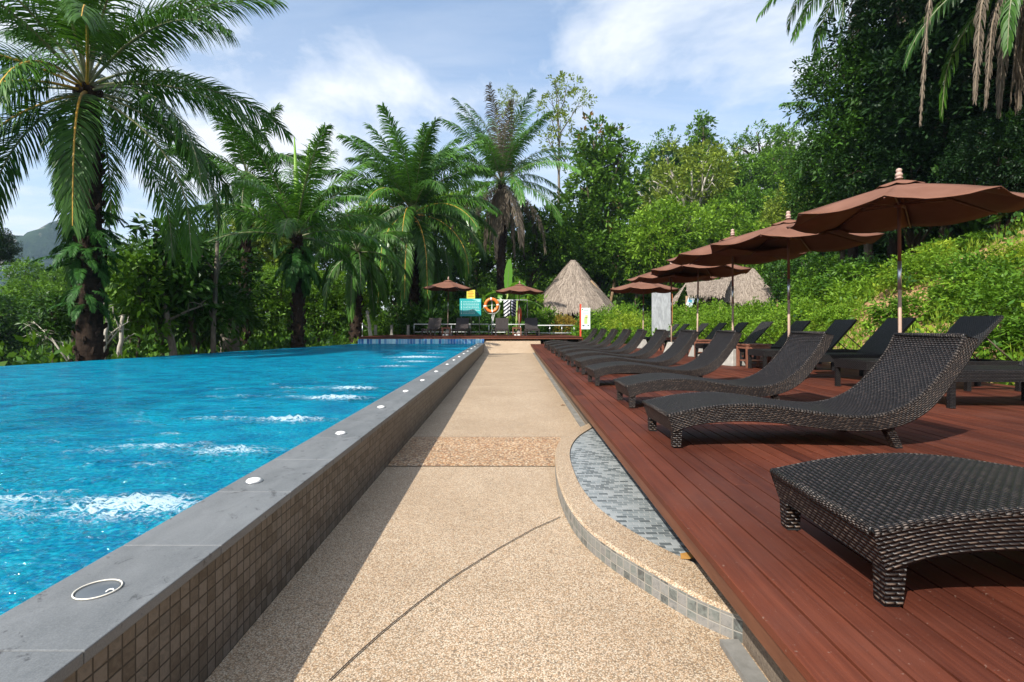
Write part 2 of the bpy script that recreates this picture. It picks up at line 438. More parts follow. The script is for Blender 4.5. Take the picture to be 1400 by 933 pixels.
def whorls(rng, cen, out, nper, L, W, spread=.9, up=.25, stem=.35):
    """a fan of leaves at each centre; returns V, Q, tint"""
    k = len(cen); c = np.repeat(cen, nper, 0); o = np.repeat(out, nper, 0)
    D = unit(o * .6 + rng.normal(size=(k * nper, 3)) * spread * .6 + np.array([0, 0, up]))
    P = c + D * (rng.random((k * nper, 1)) * stem)
    ll = L * rng.uniform(.6, 1.25, k * nper); ww = W * rng.uniform(.7, 1.2, k * nper)
    V, Q = leaves(rng, P, D, ll, ww)
    t = np.repeat(np.clip(rng.normal(.45, .26, k), 0, 1), nper)
    return V, Q, np.repeat(t, 4)

def gen_tree(seed, rw, hh, nblob, nwh, nper, L, W, trunk_r=.22, trunk_len=8.0, blob=.42, limb=1.0, core=.0, trunkvis=True, droopy=.25, taper=0.0):
    """crown of half width rw and height hh standing on z=0; trunk goes down to -trunk_len. returns (trunk MB, crown arrays)"""
    rng = np.random.default_rng(seed); rd = random.Random(seed)
    bl = []
    for i in range(nblob):
        z = hh * (.14 + .76 * (i + .5) / nblob)
        f = z / hh
        prof = math.sin(PI * min(.98, max(.08, .12 + .80 * f))) ** .7
        prof *= (1 - taper * f)
        a = i * 2.399 + rd.uniform(-.5, .5)
        r = rw * prof * rd.uniform(.30, .72)
        br = rw * blob * rd.uniform(.75, 1.2) * (1 - .35 * taper * f) * (.75 + .4 * prof)
        bl.append((np.array([r * math.cos(a), r * math.sin(a), z]), br))
    wts = np.array([b[1] ** 2 for b in bl]); wts /= wts.sum()
    idx = rng.choice(nblob, nwh, p=wts)
    d = unit(rng.normal(size=(nwh, 3)) + np.array([0, 0, .18]))
    rr = rng.uniform(.35, 1.0, nwh) ** .5
    cen = np.array([bl[i][0] for i in idx]); br = np.array([bl[i][1] for i in idx])
    lump = 1 + .22 * np.sin(d[:, 0] * 7 + idx) * np.cos(d[:, 1] * 6 + idx * 2)
    cen = cen + d * (br * rr * lump)[:, None] * np.array([1, 1, .78])
    V, Q, t = whorls(rng, cen, d, nper, L, W, up=droopy)
    tb = MB()
    if trunkvis:
        lean = (rd.uniform(-.05, .05), rd.uniform(-.05, .05))
        pts = []; rad = []
        zs = [-trunk_len, -trunk_len * .6, -trunk_len * .25, 0, hh * .25, hh * .5, hh * .75]
        for k, z in enumerate(zs):
            pts.append((lean[0] * (z + trunk_len) + rd.uniform(-.06, .06), lean[1] * (z + trunk_len) + rd.uniform(-.06, .06), z))
            rad.append(trunk_r * (1.25 - .17 * k))
        tb.tube(pts, rad, 9)
        for c, r in bl:
            z0 = max(-trunk_len * .1, c[2] - rw * .7 - .3)
            z0 = min(z0, hh * .72)
            f = (z0 + trunk_len)
            s = Vector((lean[0] * f, lean[1] * f, z0)); e = Vector(c)
            m1 = s.lerp(e, .5) + Vector((rd.uniform(-.2, .2), rd.uniform(-.2, .2), rd.uniform(-.1, .35))) * rw * .2
            tb.tube([s, m1, e], [trunk_r * .42 * limb, trunk_r * .28 * limb, trunk_r * .12 * limb], 6)
            for q in range(3):
                dv = Vector(unit(rng.normal(size=(1, 3)))[0]) * float(r) * .8
                tb.tube([m1.lerp(e, .3 + .2 * q), e + dv * .5 + Vector((0, 0, .1)), e + dv], [trunk_r * .16 * limb, trunk_r * .1 * limb, trunk_r * .03], 4)
    return tb, (V, Q, t)
# ================================================================== STRUCTURE
def xe(y): return .68 + .0225 * y            # front edge of the long deck
def xr(y): return 6.35 + .085 * y            # its back edge
DZ = .38; FZ = .73                            # deck tops
def struct(o): o['kind'] = 'structure'; return o

# walkway sheet with ramp up to the far deck
mb = MB()
ys = [-4, 0, 4, 8, 12, 16, 20, 24.05]
for a, b in zip(ys[:-1], ys[1:]):
    mb.add([(-1.02, a, 0), (xe(a) + .5, a, 0), (xe(b) + .5, b, 0), (-1.02, b, 0)], [(0, 1, 2, 3)])
mb.add([(-1.02, 24.05, 0), (xe(24) + .5, 24.05, 0), (xe(25.5) + .5, 25.52, .52), (-1.02, 25.52, .52)], [(0, 1, 2, 3)])
struct(mb.build('walkway', M['agg']))
mb = MB(); mb.add([(-1.0, 4.41, .004), (.60, 4.41, .004), (.60, 5.58, .004), (-1.0, 5.58, .004)], [(0, 1, 2, 3)])
struct(mb.build('walkway_band', M['agg_coarse']))
# thin dark saw cuts in the walkway
mb = MB()
def groove(pts, w_=.006, z=.006):
    for (x0, y0), (x1, y1) in zip(pts[:-1], pts[1:]):
        d = Vector((x1 - x0, y1 - y0)); n = Vector((-d.y, d.x)).normalized() * w_ / 2
        mb.add([(x0 - n.x, y0 - n.y, z), (x1 - n.x, y1 - n.y, z), (x1 + n.x, y1 + n.y, z), (x0 + n.x, y0 + n.y, z)], [(0, 1, 2, 3)])
gp = [(450, 933), (480, 904), (520, 868), (570, 827), (620, 790), (680, 752), (730, 724), (766, 708)]
groove([((px - 690) / (py - 448) * 1.18, 1.18 * F / (py - 448)) for px, py in gp])
groove([(-1.0, 4.405), (.45, 4.405)], .007); groove([(-1.0, 5.585), (.80, 5.585)], .006)
groove([(-1.0, 10.6), (.95, 10.6)], .008, .003); groove([(-1.0, 16.8), (1.1, 16.8)], .01, .003)
struct(mb.build('walkway_joints', mat('joint_dark', (.03, .022, .018), .9)))

# tiled pool wall beside the walkway, coping slabs
mb = MB()
for a in range(-4, 25, 1):
    b = a + 1
    mb.add([(-1.0, a, -.05), (-1.0, b, -.05), (-1.0, b, .389), (-1.0, a, .389)], [(0, 1, 2, 3)], 0, [[(a, -.05), (b, -.05), (b, .389), (a, .389)]])
mb.add([(-1.0, 25, -.05), (-1.30, 25, -.05), (-1.30, 25, .389), (-1.0, 25, .389)], [(0, 1, 2, 3)], 0, [[(0, -.05), (.3, -.05), (.3, .389), (0, .389)]])
mb.add([(-1.30, -4, -1.2), (-1.30, 25.3, -1.2), (-1.30, 25.3, .389), (-1.30, -4, .389)], [(3, 2, 1, 0)], 1, [[(-4, -1.2), (25.3, -1.2), (25.3, .389), (-4, .389)][::-1]])
tag(mb.build('pool_wall', [M['pooltile_out'], M['poolfloor']]), 'low wall of small brown stone mosaic between pool and walkway', 'wall')
mb = MB(); y = 1.22 - .59 * 9
while y < 25:
    mb.box((-1.160, y + .295, .404), (.345, .5875, .034)); y += .59
tag(mb.build('pool_coping', M['coping'], bevel=.0035, seg=2), 'dark grey slate slabs capping the pool wall', 'coping')

# pool basin and water
def xi(y): return -10.2 + .216 * (y - 10.5)   # infinity edge
mb = MB()
YN, YF = -4.0, 25.30
P = [(xi(YN), YN), (-1.95, YN), (-1.95, YF), (xi(YF), YF)]
mb.add([(x, y, -.85) for x, y in P], [(0, 1, 2, 3)], 0, [[(x, y) for x, y in P]])
mb.add([(-1.95, YN, -.08), (-1.30, YN, -.08), (-1.30, YF, -.08), (-1.95, YF, -.08)], [(0, 1, 2, 3)], 0, [[(-1.95, YN), (-1.30, YN), (-1.30, YF), (-1.95, YF)]])
mb.add([(-1.95, YN, -.85), (-1.95, YN, -.08), (-1.95, YF, -.08), (-1.95, YF, -.85)], [(0, 1, 2, 3)], 0, [[(YN, -.85), (YN, -.08), (YF, -.08), (YF, -.85)]])
mb.add([(xi(YN), YN, -.85), (xi(YF), YF, -.85), (xi(YF), YF, .383), (xi(YN), YN, .383)], [(0, 1, 2, 3)], 0, [[(YN, -.85), (YF, -.85), (YF, .38), (YN, .38)]])
# infinity rim: outer wall and narrow top
e = -.14
mb.add([(xi(YN), YN, .383), (xi(YF), YF, .383), (xi(YF) + e, YF, .378), (xi(YN) + e, YN, .378)], [(0, 1, 2, 3)], 0, [[(YN, 0), (YF, 0), (YF, .14), (YN, .14)]])
mb.add([(xi(YN) + e, YN, .378), (xi(YF) + e, YF, .378), (xi(YF) + e, YF, -2.6), (xi(YN) + e, YN, -2.6)], [(0, 1, 2, 3)], 1)
struct(mb.build('pool_basin', [M['poolfloor'], M['concrete']]))
mb = MB()
mb.add([(-7.6, YF, -.85), (-1.3, YF, -.85), (-1.3, YF, .30), (-7.6, YF, .30)], [(3, 2, 1, 0)], 0, [[(-7.6, -.85), (-1.3, -.85), (-1.3, .3), (-7.6, .3)][::-1]])
mb.add([(-7.15, YF - .01, .30), (-1.0, YF - .01, .30), (-1.0, YF - .01, .615), (-7.15, YF - .01, .615)], [(3, 2, 1, 0)], 1, [[(-7.15, .62), (-1.0, .62), (-1.0, .9), (-7.15, .9)][::-1]])
mb.add([(-7.15, YF - .01, .615), (-1.0, YF - .01, .615), (-1.0, YF + .2, .615), (-7.15, YF + .2, .615)], [(0, 1, 2, 3)], 2)
tilewl = tilemat('blue_waterline_tile', (.14, .6), (.55, .75, .80), [(.25, (.01, .12, .38)), (.40, (.12, .50, .70)), (.6, (.50, .82, .88)), (.78, (.02, .22, .50))], gap=.09, mott=.03, rough=.2)
tag(mb.build('pool_end_wall', [M['poolfloor'], tilewl, M['concrete']]), 'far end wall of the pool with a band of light and dark blue tiles', 'wall')

# water sheet: foam weight stored per vertex from the jets near the wall
def water():
    xs = list(np.arange(-1.31, -4.6, -.045)) + list(np.arange(-4.7, -14.0, -.35))
    yy = list(np.arange(-4, 1.0, .25)) + list(np.arange(1.0, 14.5, .045)) + list(np.arange(14.6, 25.3, .12)) + [YF - .005]
    X, Y = np.meshgrid(np.array(xs), np.array(yy))
    lim = -10.2 + .216 * (Y - 10.5) - .13
    Xc = np.maximum(X, lim)
    foam = np.zeros_like(X)
    jets = [(-1.64, 2.28, .34, .17, 1.12), (-2.30, 2.36, .42, .07, .80), (-2.05, 2.2, .5, .10, .55), (-1.75, 3.32, .34, .16, .72), (-2.25, 3.42, .50, .10, .66), (-1.80, 4.42, .36, .13, 1.0), (-2.45, 4.5, .45, .10, .62),
            (-1.88, 5.78, .38, .20, 1.0), (-2.4, 5.9, .25, .16, .5), (-1.95, 6.7, .34, .20, .95), (-2.35, 6.8, .3, .15, .5), (-2.2, 10.5, .45, .25, .75), (-2.1, 11.9, .5, .26, .8), (-2.3, 13.6, .75, .35, 1.1), (-2.2, 15.8, .5, .3, .6), (-2.0, 1.15, .3, .12, .3)]
    for jx, jy, sx, sy, a in jets:
        foam = np.maximum(foam, a * np.exp(-((X - jx) / sx) ** 2 - ((Y - jy) / sy) ** 2))
    rng = np.random.default_rng(4)
    for k in range(150):                       # loose streaks drifting off the jets
        j = jets[k % 15]; cx = j[0] - abs(rng.normal(.35, .45)); cy = j[1] + rng.normal(0, .16 + .02 * j[1])
        s1 = rng.uniform(.03, .16); s2 = rng.uniform(.012, .035) * (1 + j[1] * .06)
        foam = np.maximum(foam, rng.uniform(.35, .70) * np.exp(-((X - cx) / s1) ** 2 - ((Y - cy) / s2) ** 2))
    foam = np.where(X < -4.5, 0, foam)
    Z = .388 + foam * .030 * (1 + .8 * np.sin(X * 41 + Y * 23) * np.sin(Y * 57 - X * 13))
    V = np.stack([Xc, Y, Z], -1).reshape(-1, 3)
    ny, nx = X.shape
    i = np.arange((ny - 1) * (nx - 1)); r = i // (nx - 1); c = i % (nx - 1)
    a = r * nx + c
    Q = np.stack([a, a + nx, a + nx + 1, a + 1], -1)
    keep = ~((Xc.ravel()[Q].max(1) - Xc.ravel()[Q].min(1)) < 1e-5)
    return V, Q[keep], foam.ravel()
V, Q, fo = water()
def watermat():
    m_ = bpy.data.materials.new('pool_water'); m_.use_nodes = True
    t = NT(m_.node_tree); t.n.clear(); out = t.new('ShaderNodeOutputMaterial')
    v = t.coord()
    n1 = t.noise(t.vscale(v, (1, 1.5, 1)), 6.5, 3, .5, 1.5); n2 = t.noise(t.vscale(v, (1, 1.4, 1)), 2.2, 3, .55, .8); n3 = t.noise(v, 19, 2, .5, 1.2)
    at_ = t.new('ShaderNodeAttribute'); at_.attribute_name = 'foam'
    h = t.m('ADD', t.m('ADD', t.m('MULTIPLY', n1, .65), n2), t.m('MULTIPLY', n3, .10))
    bmp = t.bump(h, 1.0, .14)
    tint = t.new('ShaderNodeBsdfTransparent')
    t.put(tint.inputs[0], t.mix(t.ramp(h, [(.55, 0.0), (1.05, 1.0)]), (.07, .66, .86), (.26, .92, .97)))
    dif = t.new('ShaderNodeBsdfDiffuse'); t.put(dif.inputs[0], t.mix(t.ramp(n2, [(.35, 0.0), (.65, 1.0)]), (.0, .115, .225), (.0, .225, .335)))
    lw = t.new('ShaderNodeLayerWeight'); lw.inputs[0].default_value = .5
    body = t.new('ShaderNodeMixShader'); t.put(body.inputs[0], t.ramp(lw.outputs['Facing'], [(.45, .12), (.78, .45), (.93, .86)]))
    t.l.new(tint.outputs[0], body.inputs[1]); t.l.new(dif.outputs[0], body.inputs[2])
    gl = t.new('ShaderNodeBsdfGlossy'); gl.inputs['Roughness'].default_value = .06; t.put(gl.inputs['Normal'], bmp)
    fr = t.new('ShaderNodeFresnel'); fr.inputs[0].default_value = 1.33; t.put(fr.inputs['Normal'], bmp)
    mx = t.new('ShaderNodeMixShader'); t.put(mx.inputs[0], t.m('MULTIPLY', fr.outputs[0], .9)); t.l.new(body.outputs[0], mx.inputs[1]); t.l.new(gl.outputs[0], mx.inputs[2])
    fa = t.noise(t.vscale(v, (1, 1.7, 1)), 9, 5, .62, 1.4)
    ridge = t.m('SUBTRACT', 1.0, t.m('MULTIPLY', t.m('ABSOLUTE', t.m('SUBTRACT', fa, .5)), 7.0), clamp=True)
    fn = t.m('ADD', t.m('MULTIPLY', t.noise(t.vscale(v, (1, 1.8, 1)), 24, 6, .75, 1.2), .62), t.m('MULTIPLY', ridge, .36))
    fm = t.ramp(t.m('ADD', at_.outputs['Fac'], t.m('MULTIPLY', t.m('SUBTRACT', fn, .5), 2.3)), [(.56, 0.0), (.85, .42), (1.35, .90)])
    fm = t.m('MULTIPLY', fm, t.ramp(at_.outputs['Fac'], [(.08, 0.0), (.25, 1.0)]))
    white = t.new('ShaderNodeBsdfDiffuse'); t.put(white.inputs[0], (.46, .60, .66)); t.put(white.inputs['Normal'], t.bump(fn, .6, .02))
    fin = t.new('ShaderNodeMixShader'); t.put(fin.inputs[0], fm); t.l.new(mx.outputs[0], fin.inputs[1]); t.l.new(white.outputs[0], fin.inputs[2])
    t.l.new(fin.outputs[0], out.inputs[0]); return m_
me = np_mesh('water', V, Q, watermat(), smooth=True)
a = me.attributes.new('foam', 'FLOAT', 'POINT'); a.data.foreach_set('value', fo.astype(np.float32))
struct(link('water', me))

# dark bars just under the surface
for (x0, x1, y_, wd, lab) in ((-2.42, -1.31, 8.08, .13, 'dark bar across the pool just under the water, nearest of the two'), (-1.95, -1.31, 15.1, .16, 'dark bar under the water close to the far end of the pool')):
    mb = MB(); mb.box(((x0 + x1) / 2, y_, .20), (x1 - x0, wd, .37))
    tag(mb.build('submerged_bar', mat('bar_dark', (.008, .014, .02), .3), bevel=.02), lab, 'pool bar', 'dark bars under the water')

# right-hand deck of narrow boards
rd = random.Random(3)
mb = MB(); i = 0
def board(off, wd, y0, y1, z=DZ, th=.028):
    k = .0225
    xs0, xs1 = xe(y0) + off, xe(y1) + off; dz = rd.uniform(-.0012, .0012)
    vs = []
    for zz_ in (z - th, z + dz):
        vs += [(xs0, y0, zz_), (xs0 + wd, y0, zz_), (xs1 + wd, y1, zz_), (xs1, y1, zz_)]
    mb.add(vs, [(4, 5, 6, 7), (0, 1, 5, 4), (1, 2, 6, 5), (2, 3, 7, 6), (3, 0, 4, 7)])
off = 0
while True:
    wd = .118 if i == 0 else .092
    # a board row runs on while it lies inside the widening back edge
    ystart = -4.0
    if xe(0) + off > xr(-4) - .1: ystart = (off + .68 - 6.35) / (.085 - .0225)
    if ystart > 24: break
    y = ystart; first = True
    while y < 25.38:
        L_ = rd.uniform(1.2, 3.4) if first else 3.4
        if y < 6 and not first: L_ = rd.choice((2.4, 3.0, 3.4))
        y1 = min(25.4, y + L_); board(off, wd, y, y1 - .003); y = y1; first = False
    off += wd + .0088; i += 1
deck = struct(mb.build('wooden_deck', M['deck'], bevel=.0018, seg=1))
mb = MB()
for a, b in ((-4, 8), (8, 16), (16, 25.4)):
    A = [(xe(a) + .012, a), (xr(a), a), (xr(b), b), (xe(b) + .012, b)]
    vs = [(x, y, -.2) for x, y in A] + [(x, y, .345) for x, y in A]
    mb.add([(A[0][0], a, .345), (A[1][0], a, .345), (A[2][0], b, .345), (A[3][0], b, .345)], [(0, 1, 2, 3)], 3)  # near-black sheet so the board gaps read as deep shade
    # board fascia under the nosing, aggregate plinth behind it, back skirt
    x0, x1 = xe(a) + .010, xe(b) + .010
    mb.add([(x0, a, .288), (x1, b, .288), (x1, b, .347), (x0, a, .347), (x0 + .02, a, .288), (x1 + .02, b, .288)], [(3, 2, 1, 0), (0, 1, 5, 4)], 0)
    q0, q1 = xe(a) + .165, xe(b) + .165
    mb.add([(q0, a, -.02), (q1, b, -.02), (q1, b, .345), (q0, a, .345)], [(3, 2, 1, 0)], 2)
    mb.add([(xr(a), a, -.4), (xr(b), b, -.4), (xr(b), b, .345), (xr(a), a, .345)], [(0, 1, 2, 3)], 0)
mb.add([(xe(25.4), 25.4, -.1), (xr(25.4), 25.4, -.1), (xr(25.4), 25.4, .35), (xe(25.4), 25.4, .35)], [(3, 2, 1, 0)], 0)
struct(mb.build('deck_frame', [M['fascia'], M['underdark'], M['underdark'], M['shade_black']]))
# pale kerb strip under the deck edge
mb = MB()
for a, b in ((-4, 1.93), (5.95, 14), (14, 24.0)):
    vs = []
    for z in (0.0, .022):
        vs += [(xe(a) + .075, a, z), (xe(a) + .145, a, z), (xe(b) + .145, b, z), (xe(b) + .075, b, z)]
    mb.add(vs, [(4, 5, 6, 7), (0, 1, 5, 4), (1, 2, 6, 5), (2, 3, 7, 6), (3, 0, 4, 7)])
struct(mb.build('drain_kerb', M['concrete']))

# curved tiled step against the deck
O = [(.985, 6.05), (.949, 5.81), (.70, 5.45), (.54, 5.05), (.445, 4.6), (.405, 4.17), (.372, 3.69), (.376, 3.2), (.421, 2.82), (.515, 2.55), (.607, 2.37), (.693, 2.20), (.768, 2.07), (.846, 1.98), (.90, 1.93)]
I = [(.985, 5.70), (.93, 5.56), (.74, 5.18), (.617, 4.79), (.545, 4.4), (.518, 4.0), (.508, 3.55), (.535, 3.22), (.575, 3.0), (.643, 2.80), (.715, 2.63), (.78, 2.50), (.83, 2.42), (.876, 2.34), (.90, 2.30)]
def resamp(P, n):
    P = np.array(P, float)
    for _ in range(2):                        # chaikin rounding
        A = P[:-1] * .75 + P[1:] * .25; B = P[:-1] * .25 + P[1:] * .75
        P = np.vstack([P[:1], np.stack([A, B], 1).reshape(-1, 2), P[-1:]])
    d = np.r_[0, np.cumsum(np.linalg.norm(np.diff(P, axis=0), axis=1))]
    s = np.linspace(0, d[-1], n); return np.stack([np.interp(s, d, P[:, 0]), np.interp(s, d, P[:, 1])], 1), s
Oo, so = resamp(O, 90); Ii, si = resamp(I, 90)
ZT = .108
mb = MB(); n = 90
for k in range(n - 1):
    a, b, c, d = Oo[k], Oo[k + 1], Ii[k + 1], Ii[k]
    mb.add([(*a, 0), (*b, 0), (*b, ZT - .012), (*a, ZT - .012)], [(0, 1, 2, 3)], 1, [[(so[k], 0.012), (so[k + 1], .012), (so[k + 1], ZT), (so[k], ZT)]])
    a2 = a + (d - a) * .07; b2 = b + (c - b) * .07
    mb.add([(*a, ZT - .012), (*b, ZT - .012), (*b2, ZT), (*a2, ZT)], [(0, 1, 2, 3)], 0, None, True)
    mb.add([(*a2, ZT), (*b2, ZT), (*c, ZT), (*d, ZT)], [(0, 1, 2, 3)], 0)
    mb.add([(*d, ZT), (*c, ZT), (*c, ZT - .012), (*d, ZT - .012)], [(0, 1, 2, 3)], 0)
    e0 = (xe(d[1]) + .17, d[1]); e1 = (xe(c[1]) + .17, c[1])
    mb.add([(*d, ZT - .012), (*c, ZT - .012), (*e1, ZT - .012), (*e0, ZT - .012)], [(0, 1, 2, 3)], 2, [[tuple(d), tuple(c), e1, e0]])
# end cap of the near tip
mb.add([(.90, 1.93, 0), (.90, 2.3, 0), (.90, 2.3, ZT), (.90, 1.93, ZT - .012)], [(0, 1, 2, 3)], 0)
tag(mb.build('curved_step', [M['agg'], M['bench_tile'], M['bench_floor']]), 'curved low step with grey mosaic face and tan pebble rim against the deck', 'step')
# fallen leaf on the step
rng0 = np.random.default_rng(2)
mb = MB(); mb.add([(.815, 2.40, .112), (.85, 2.385, .118), (.895, 2.415, .112), (.90, 2.455, .122), (.86, 2.46, .115), (.825, 2.44, .119)], [(0, 1, 2, 3, 4, 5)])
o = mb.build('fallen_leaf', mat('rusty_leaf', (.34, .17, .04), .7)); tag(o, 'orange fallen leaf lying on the curved step beside the deck', 'leaf')
s_ = o.modifiers.new('solid', 'SOLIDIFY'); s_.thickness = .0015

# far deck, boards across the view
mb = MB(); y = 25.5; k = 0
while y < 33.0:
    x = -7.18
    while x < 3.85:
        x1 = min(3.85, x + rd.uniform(1.8, 3.6)); mb.box(((x + x1) / 2, y + .068, FZ - .014), (x1 - x - .004, .136, .028)); x = x1
    y += .142
struct(mb.build('far_deck', M['deck'], bevel=.0018, seg=1))
mb = MB()
mb.box((-1.66, 25.54, .655), (11.02, .03, .085)); mb.box((-1.66, 29.3, .645), (11.0, 7.4, .10), mi=1)
for q in range(16): mb.box((-6.8 + q * .7, 25.7, .55), (.16, .3, .13), mi=1)
mb.box((3.83, 29.3, .30), (.05, 7.5, .75)); mb.box((-7.15, 29.3, -.3), (.05, 7.5, 1.95), mi=1)
mb.box((-1.66, 25.9, .25), (11.0, .05, .55), mi=1)
struct(mb.build('far_deck_frame', [M['fascia'], M['shade_black']]))

# ------------------------------------------------------------------ terrain
def sm(a, b, x):
    t = np.clip((x - a) / (b - a), 0, 1); return t * t * (3 - 2 * t)
def ground(x, y):
    x = np.asarray(x, float); y = np.asarray(y, float)
    edge = 6.9 + .05 * np.clip(y, -10, 16) + .62 * np.maximum(0, y - 16) * (y < 60) + 27.3 * (y >= 60)
    # right hillside
    s = np.maximum(0, x - edge)
    hill = 26 * (1 - np.exp(-.60 * s / 26)) + .16 * sm(0, 2, s) * np.sin(x * 1.7 + 1) * np.cos(y * 1.3) + .3 * sm(1, 5, s) * np.sin(x * .6 + y * .45)
    base = np.where(x > -1, -.12, -2.2)
    base = np.where((x > 3.0) & (y > 24), .25, base)
    far = sm(25.5, 30, y) * 1.0
    base = base * (1 - far) + far * (.30 - 3.4 * sm(-5, -12, x))
    left = -2.2 - 2.6 * sm(-10, -24, x)
    base = np.where(x < -7, base * 0 + np.minimum(base, left + far * 1.6), base)
    hb = np.maximum(0, y - 46) * .44 * sm(-22, 32, x); hb = 40 * (1 - np.exp(-hb / 40))
    lf = sm(40, 130, y) * 7 * (1 - sm(-22, 10, x)) - 0
    out = base + np.maximum(hill, 0) * (1 - sm(55, 75, y)) + hb + lf
    dist = np.sqrt(x * x + y * y)
    out = out * (1 - sm(220, 420, dist)) + sm(220, 420, dist) * 2.0
    return out
gxs = np.concatenate([-np.geomspace(1480, 42, 22), np.arange(-40, 60, .8), np.geomspace(60, 1480, 24)])
gys = np.concatenate([[-600, -400, -200, -80, -40, -20, -10], np.arange(-6, 80, .8), np.geomspace(81, 1480, 34)])
X, Y = np.meshgrid(gxs, gys); Z = ground(X, Y)
V = np.stack([X, Y, Z], -1).reshape(-1, 3); ny, nx = X.shape
i = np.arange((ny - 1) * (nx - 1)); a = (i // (nx - 1)) * nx + i % (nx - 1)
Q = np.stack([a, a + 1, a + nx + 1, a + nx], -1)
def ground_fn(t, b):
    v = t.coord(); n = t.noise(v, .55, 6, .65); n2 = t.noise(v, 6, 4, .6)
    c = t.mix(t.ramp(n2, [(.3, 0.0), (.7, 1.0)]), (.020, .038, .008), (.07, .11, .02))
    at_ = t.new('ShaderNodeAttribute'); at_.attribute_name = 'soil'
    c = t.mix(t.ramp(t.m('ADD', at_.outputs['Fac'], t.m('MULTIPLY', t.m('SUBTRACT', n2, .5), .6)), [(.35, 0.0), (.6, 1.0)]), c, t.mix(n2, (.22, .11, .05), (.50, .31, .17)))
    t.put(b.inputs['Base Color'], c); t.put(b.inputs['Normal'], t.bump(n2, .8, .05))
GV = V
gme = np_mesh('ground', V, Q, mat('ground_soil', (.05, .08, .02), .95, .1, 0, ground_fn), smooth=True)
s_at = gme.attributes.new('soil', 'FLOAT', 'POINT'); s_at.data.foreach_set('value', ((GV[:, 0] > 7) & (GV[:, 1] < 32) & (GV[:, 0] < 40)).astype(np.float32) * .9)
struct(link('ground', gme))

# distant wooded mountain at the left
def mountain():
    xs = np.linspace(-1250, -330, 90); ys_ = np.linspace(640, 900, 24)
    X, Y = np.meshgrid(xs, ys_)
    rg = np.random.default_rng(5)
    top = 132 + 16 * np.sin((X + 700) / 95) + 12 * np.sin(X / 33 + 1) + 5 * np.sin(X / 13)
    top = top * (1 - sm(-650, -530, X)) + 18
    prof = np.sin(np.clip((Y - 640) / 260, 0, 1) * PI) ** .55
    Z = -6 + top * prof + rg.normal(size=X.shape) * 1.6
    V = np.stack([X, Y, Z], -1).reshape(-1, 3); ny, nx = X.shape
    i = np.arange((ny - 1) * (nx - 1)); a = (i // (nx - 1)) * nx + i % (nx - 1)
    return V, np.stack([a, a + 1, a + nx + 1, a + nx], -1)
V, Q = mountain()
def mt_fn(t, b):
    v = t.coord(); n = t.noise(v, .03, 8, .7); n2 = t.noise(t.vscale(v, (1, 1, .3)), .02, 5, .6)
    c = t.mix(t.ramp(n, [(.35, 0.0), (.65, 1.0)]), (.008, .020, .009), (.04, .07, .025))
    c = t.mix(t.ramp(n2, [(.56, 0.0), (.62, .8)]), c, (.30, .28, .25))
    t.put(b.inputs['Base Color'], c); t.put(b.inputs['Normal'], t.bump(n, 1.0, 12))
struct(link('mountain', np_mesh('mountain', V, Q, mat('mountain_wood', (.03, .06, .02), .95, .1, 0, mt_fn), smooth=False)))

# ================================================================== OBJECTS
# ---- recessed lights in the coping
cap0 = None
LY = [2.557, 3.706, 4.92, 6.15, 7.41, 8.9, 10.6, 12.0, 13.4, 14.9, 16.5, 18.3, 20.4, 22.6]
WN = ['second', 'third', 'fourth', 'fifth', 'sixth', 'seventh', 'eighth', 'ninth', 'tenth', 'eleventh', 'twelfth', 'thirteenth', 'fourteenth', 'farthest']
cm = MB(); cm.lathe([(.036, 0), (.036, .006), (.030, .013), (.016, .017), (.001, .018)], n=20); cme = cm.mesh('dome', M['white'])
bm_ = MB(); bm_.lathe([(.041, 0), (.041, .004), (.037, .005), (.036, .002)], n=20); bme = bm_.mesh('bezel', M['steel'])
for q, (y_, wn) in enumerate(zip(LY, WN)):
    t_ = thing('coping_light', f'small white domed light on the grey pool coping, {wn} from the camera', 'light', (-1.17 if q else -1.235, y_, .4215), 0, 'lights in the pool coping')
    link('light_dome', cme, t_); link('light_rim', bme, t_)
t_ = thing('open_light_fitting', 'round open light fitting with thin white ring set in the nearest coping slab', 'light', (-1.175, 1.50, .4213))
mb = MB(); nn = 40
mb.tube([(.057 * math.cos(2 * PI * k / nn), .057 * math.sin(2 * PI * k / nn), .003) for k in range(nn + 1)], .0022, 6, cap=False); mb.build('ring', mat('ring_cream', (.72, .68, .58), .4), t_)
mb = MB(); mb.lathe([(.054, -.0005), (.05, .0008), (.001, .0010)], n=32); mb.build('lens', M['darkglass'], t_)
mb = MB(); mb.tube([(.035, -.015, .003), (.037, -.006, .005), (.045, -.002, .005), (.052, -.008, .004)], .0022, 6); mb.build('wire', M['white'], t_)

